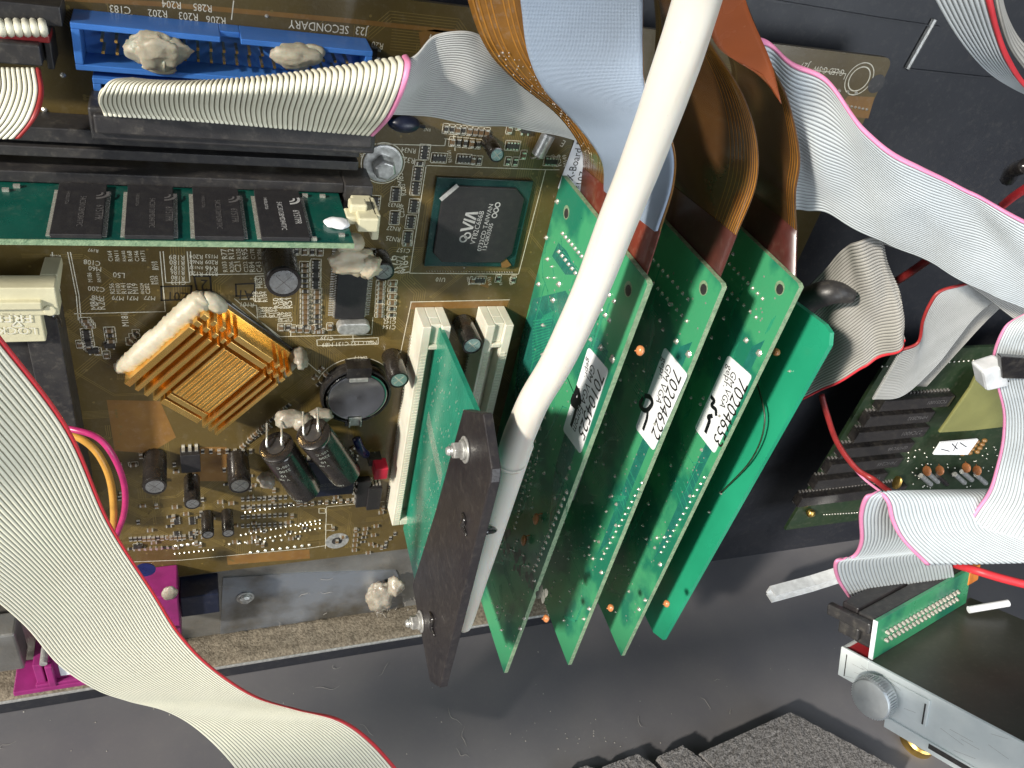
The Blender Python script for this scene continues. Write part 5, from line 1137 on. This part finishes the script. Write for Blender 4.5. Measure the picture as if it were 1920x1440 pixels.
# ================================================================ drive bay at lower right
a_=Vector((0.93,0.36,-1.26)).normalized(); b3=Vector((0.98,-0.19,0.667)).normalized(); c_=Vector((0,-1,-0.286)).normalized()
b3=(b3-a_*b3.dot(a_)).normalized(); c_=(c_-a_*c_.dot(a_)-b3*c_.dot(b3)).normalized()
def C2W(v): return R0*v[0]+R1*v[1]+R2*v[2]
EA,EB,EC=C2W(a_),C2W(b3),C2W(c_)
O0=PD(1577,1212,300)
print('drive bay origin',O0,EA,EB,EC)
def pxd(w):
    d=w-CAM; x,y,z=R0.dot(d),R1.dot(d),R2.dot(d); return (FPX*x/z+960,FPX*y/z+720,z)
bay=thing('drive_bay','pale zinc drive bay with a knurled thumbscrew and dark lid, lower right corner','drive bay',O0-EC*20)
def bb(mb,a0,a1,b0_,b1_,c0,c1): mb.fbox(O0+EA*a0+EB*b0_+EC*c0,EA*(a1-a0),EB*(b1_-b0_),EC*(c1-c0))
HT=18.0
mb=MB(); 
bb(mb,0,11,0,1.2,-12,0); bb(mb,11,150,0,1.2,-HT,0); bb(mb,0,1.2,1.2,70,-12,-0.2); 
bb(mb,20,150,-0.9,-0.02,-HT-3.4,-HT+1); mb.build('side_panel','zinc',bay,bevel=0.3)
mb=MB(); bb(mb,17,34,-0.7,-0.02,-12.5,-2.2); mb.build('reinforcing_tab','zinc',bay,bevel=0.4)
for q_ in((36,50,-1.1,-0.95,-HT-1.4,-HT+0.4),(66,90,-1.1,-0.95,-HT-1.0,-HT+0.6)):
    mb=MB(); bb(mb,*q_); mb.build('slot_opening','black_plastic',bay)
for q_ in((2.5,2.8,-0.2,-0.01,-11,-2),(32.5,33,-0.9,-0.72,-12,-4)):
    mb=MB(); bb(mb,*q_); mb.build('scribed_line','black_plastic',bay)
random.seed(12)
mb=MB()
for k in range(26):
    a0=random.uniform(2,110); c0_=random.uniform(-16,-2); l=random.uniform(1,9); seg(mb,O0+EA*a0+EC*c0_,O0+EA*(a0+l)+EC*(c0_+random.uniform(-1.5,1.5)),0.08,n=-EB,off=0.03 if a0>34 or a0<17 else 0.75)
mb.build('scratches','dusty_steel',bay)['kind']='stuff'
mb=MB(); bb(mb,9.5,150,1.4,75,-2.4,-0.6); mb.build('lid','lid_steel',bay,bevel=0.4)
c0=O0+EA*17.5-EB*0.1-EC*8.6; n_=-EB
mb=MB(); R_=7.2; prof=[(0.0,R_*0.82),(2.6,R_*0.82),(2.7,R_*0.97),(3.4,R_),(7.2,R_),(8.0,R_*0.95),(8.3,R_*0.8),(8.35,0.01)]
mb.lathe(c0,n_,prof,40,capB=False); ts=mb.build('thumbscrew','steel',bay,shade=40)
mb=MB(); t_=n_.orthogonal().normalized(); w_=n_.cross(t_)
for k in range(48):
    a=2*math.pi*k/48; d=t_*math.cos(a)+w_*math.sin(a); s=n_.cross(d); mb.fbox(c0+n_*3.4+d*(R_-0.1)-s*0.22,s*0.44,n_*3.8,d*0.45)
mb.build('knurling','steel',ts)
# red sheet, green connector board, black header, cable plug
mb=MB(); bb(mb,1.4,9.4,1.4,60,-1.6,-0.8); mb.build('red_liner','red_wire',bay)
g0=pxd(O0+EA*9+EB*4)
gb=thing('connector_board','upright green connector board with two rows of bright solder points, on the drive bay','circuit board',O0+EA*9+EB*12)
mb=MB(); G0,G1=9.5,11.1
mb.fbox(O0+EA*G0+EB*2.5+EC*-0.4,EA*1.6,EB*66,EC*15.5); mb.build('board','pcb_green',gb,bevel=0.2)
mb=MB(); mb.fbox(O0+EA*(G0-0.02)+EB*2.2+EC*-0.4,EA*1.64,EB*0.3,EC*15.5); mb.build('board_edge','paper',gb)
mb=MB()
for r_ in range(2):
    for k in range(20):
        c=O0+EA*(G1+0.0)+EB*(9+k*2.6)+EC*(8.8-r_*3.2-0.02*k); mb.lathe(c,EA*1.0-EC*0.35,[(0,0.85),(0.6,0.75),(1.5,0.45)],10,capA=False)
mb.build('solder_joint','solder',gb)
mb=MB(); mb.fbox(O0+EA*2.5+EB*4+EC*2,EA*6.9,EB*62,EC*12.5); mb.fbox(O0+EA*-8+EB*1+EC*9,EA*17,EB*3,EC*4.5); mb.fbox(O0+EA*-3+EB*1.5+EC*4,EA*8,EB*2.5,EC*5); hd=mb.build('header','black_plastic',gb,bevel=0.6)
mb=MB(); mb.fbox(O0+EA*-4+EB*4.2+EC*12,EA*6.3,EB*60,EC*3.4); mb.build('plug','black_plate',gb,bevel=0.5)
mb=MB(); mb.fbox(O0+EA*9.2+EB*67+EC*8,EA*2.2,EB*8,EC*7); mb.build('orange_tab','orange_part',gb,bevel=0.3)
mb=MB(); mb.cyl(O0+EA*16+EB*60+EC*2,O0+EA*24+EB*74+EC*4,1.4,12); o=mb.build('wire','paper',shade=40); tag(o,'short white wire beside the right end of the green connector board','wire')
# brass standoff
cb=PY(1718,1392,FLOOR); so_=thing('standoff','brass standoff with a steel post on the floor under the drive bay','standoff',cb)
mb=MB(); mb.lathe(cb,(0,1,0),[(0,8.0),(4,8.0),(5,7.2),(5.0,5.2),(2,5.0)],36,capB=False); mb.build('brass_collar','brass',so_,shade=35)
mb=MB(); mb.lathe(cb,(0,1,0),[(1,4.6),(26,4.6)],28); mb.build('steel_post','dusty_steel',so_,shade=35)
# foam pieces
def foam(pp,h,label,seed):
    q=[PY(x,y,FLOOR+h) for x,y in pp]; import bmesh
    mb=MB(); mb.prism([Vector((p.x,FLOOR+0.05,p.z)) for p in q],(0,h,0)); o=mb.build('foam_block','foam')
    bm=bmesh.new(); bm.from_mesh(o.data); bmesh.ops.triangulate(bm,faces=[f for f in bm.faces if len(f.verts)>4]); bmesh.ops.subdivide_edges(bm,edges=bm.edges[:],cuts=24,use_grid_fill=True)
    for v in bm.verts:
        n=noise.fractal(v.co*600+Vector((seed,0,0)),0.8,2.1,4); v.co+=Vector((0.25,0.25,1.0))*n*0.00035
        if v.co.z<0.0005: v.co.z=0.0003
    bm.to_mesh(o.data); bm.free(); tag(o,label,'foam','grey foam blocks lying on the floor'); return o
foam([(1312,1412),(1482,1335),(1700,1450),(1560,1560),(1400,1500)],9,'largest speckled grey foam block, lying nearest the drive bay',1)
foam([(1234,1418),(1280,1398),(1318,1425),(1420,1520),(1330,1530)],8,'narrow speckled foam piece between the largest block and the small dark one',2)
foam([(1130,1438),(1195,1414),(1225,1432),(1300,1530),(1200,1540)],6,'small brownish foam piece at the bottom edge',3)
foam([(1060,1447),(1100,1436),(1140,1450),(1150,1530),(1080,1530)],5,'lowest sliver of brown foam, furthest left at the bottom edge',4)
# clear channel strip
a=PY(1432,1108,FLOOR+8); b_=P(1540,1080,14); c=P(1620,1050,26)
mb=MB(); q=[P(1435,1112,22),P(1510,1092,22),P(1580,1070,24),P(1640,1045,28)]
for i in range(3):
    d=q[i+1]-q[i]; 
    mb.fbox(q[i],d,(0,0,0.8),(0,5,0)); mb.fbox(q[i],d,(0,0,6),(0,0.8,0)); mb.fbox(q[i]+Vector((0,5,0)),d,(0,0,6),(0,0.8,0))
o=mb.build('plastic_channel','nylon'); tag(o,'translucent white plastic channel strip leading to the pale ribbon plug','plastic strip')
# dust lumps and fibres
mb=MB(); mb.blob(P(712,1117,-1),(6,9,4.5),51,0.35,1.1,4,ridge=0.15); mb.blob(P(742,1100,1),(3.5,5,3.5),52,0.35,1.2,3); o=mb.build('glue_lump','glue_grey'); tag(o,'crumpled grey glue lump stuck to the steel plate left of the black plate','glue lump')
random.seed(33); mb=MB()
def fib(p,L_,pl_,r_=0.07):
    a=p; q=[a]; d=Vector((random.uniform(-1,1),random.uniform(-1,1),random.uniform(-1,1))).normalized()
    for k in range(4):
        d=(d+Vector((random.uniform(-1,1),random.uniform(-1,1),random.uniform(-1,1)))*0.8).normalized(); n=q[-1]+d*L_/4
        if pl_=='floor': n.y=FLOOR+0.2+abs(random.gauss(0,0.3))
        if pl_=='plate': n.z=-4+abs(random.gauss(0,0.5))
        q.append(n)
    mb.tube(q,[r_*0.4,r_,r_,r_*0.8,r_*0.3],5,4,cap=False)
for x,y,l in((840,1325,12),(730,1240,10),(700,1380,9),(875,1400,10),(880,1420,8),(590,1290,14),(1200,1340,9),(1375,1330,10),(1350,1275,5),(640,1250,9),(30,1390,10),(1330,1330,9)): fib(PY(x,y,FLOOR),l,'floor')
for k in range(26): fib(P(random.uniform(700,775),random.uniform(1110,1165),-3),random.uniform(4,9),'air',0.1)
for x,y,l in((560,1120,8),(600,1110,7),(430,1080,12),(520,1165,9),(410,1100,10),(610,1150,7),(600,1085,8)): fib(P(x,y,-4),l,'plate')
for k in range(45):
    x,y=random.uniform(0,1600),random.uniform(1210,1440); p=PY(x,y,FLOOR)
    if p.z>8: mb.blob(p,(random.uniform(0.12,0.35),)*3,k,0.3,2,1)
for k in range(26):
    x=1080+random.gauss(0,70); y=1385+random.gauss(0,22); p=PY(x,y,FLOOR)
    if p.z>8: mb.blob(p,(random.uniform(0.1,0.35),)*3,k,0.4,2,1)
for k in range(70):
    t=random.random(); i=int(t*0.55*(len(A1)-1))+int(0.12*len(A1)); u=random.uniform(0.02,0.22)
    p=lerp(A1[i],B1[i],u)+Vector((0,0,0.5)); mb.blob(p,(random.uniform(0.08,0.22),)*3,k,0.3,2,1)
o=mb.build('dust_fibres','fibre'); o['kind']='stuff'
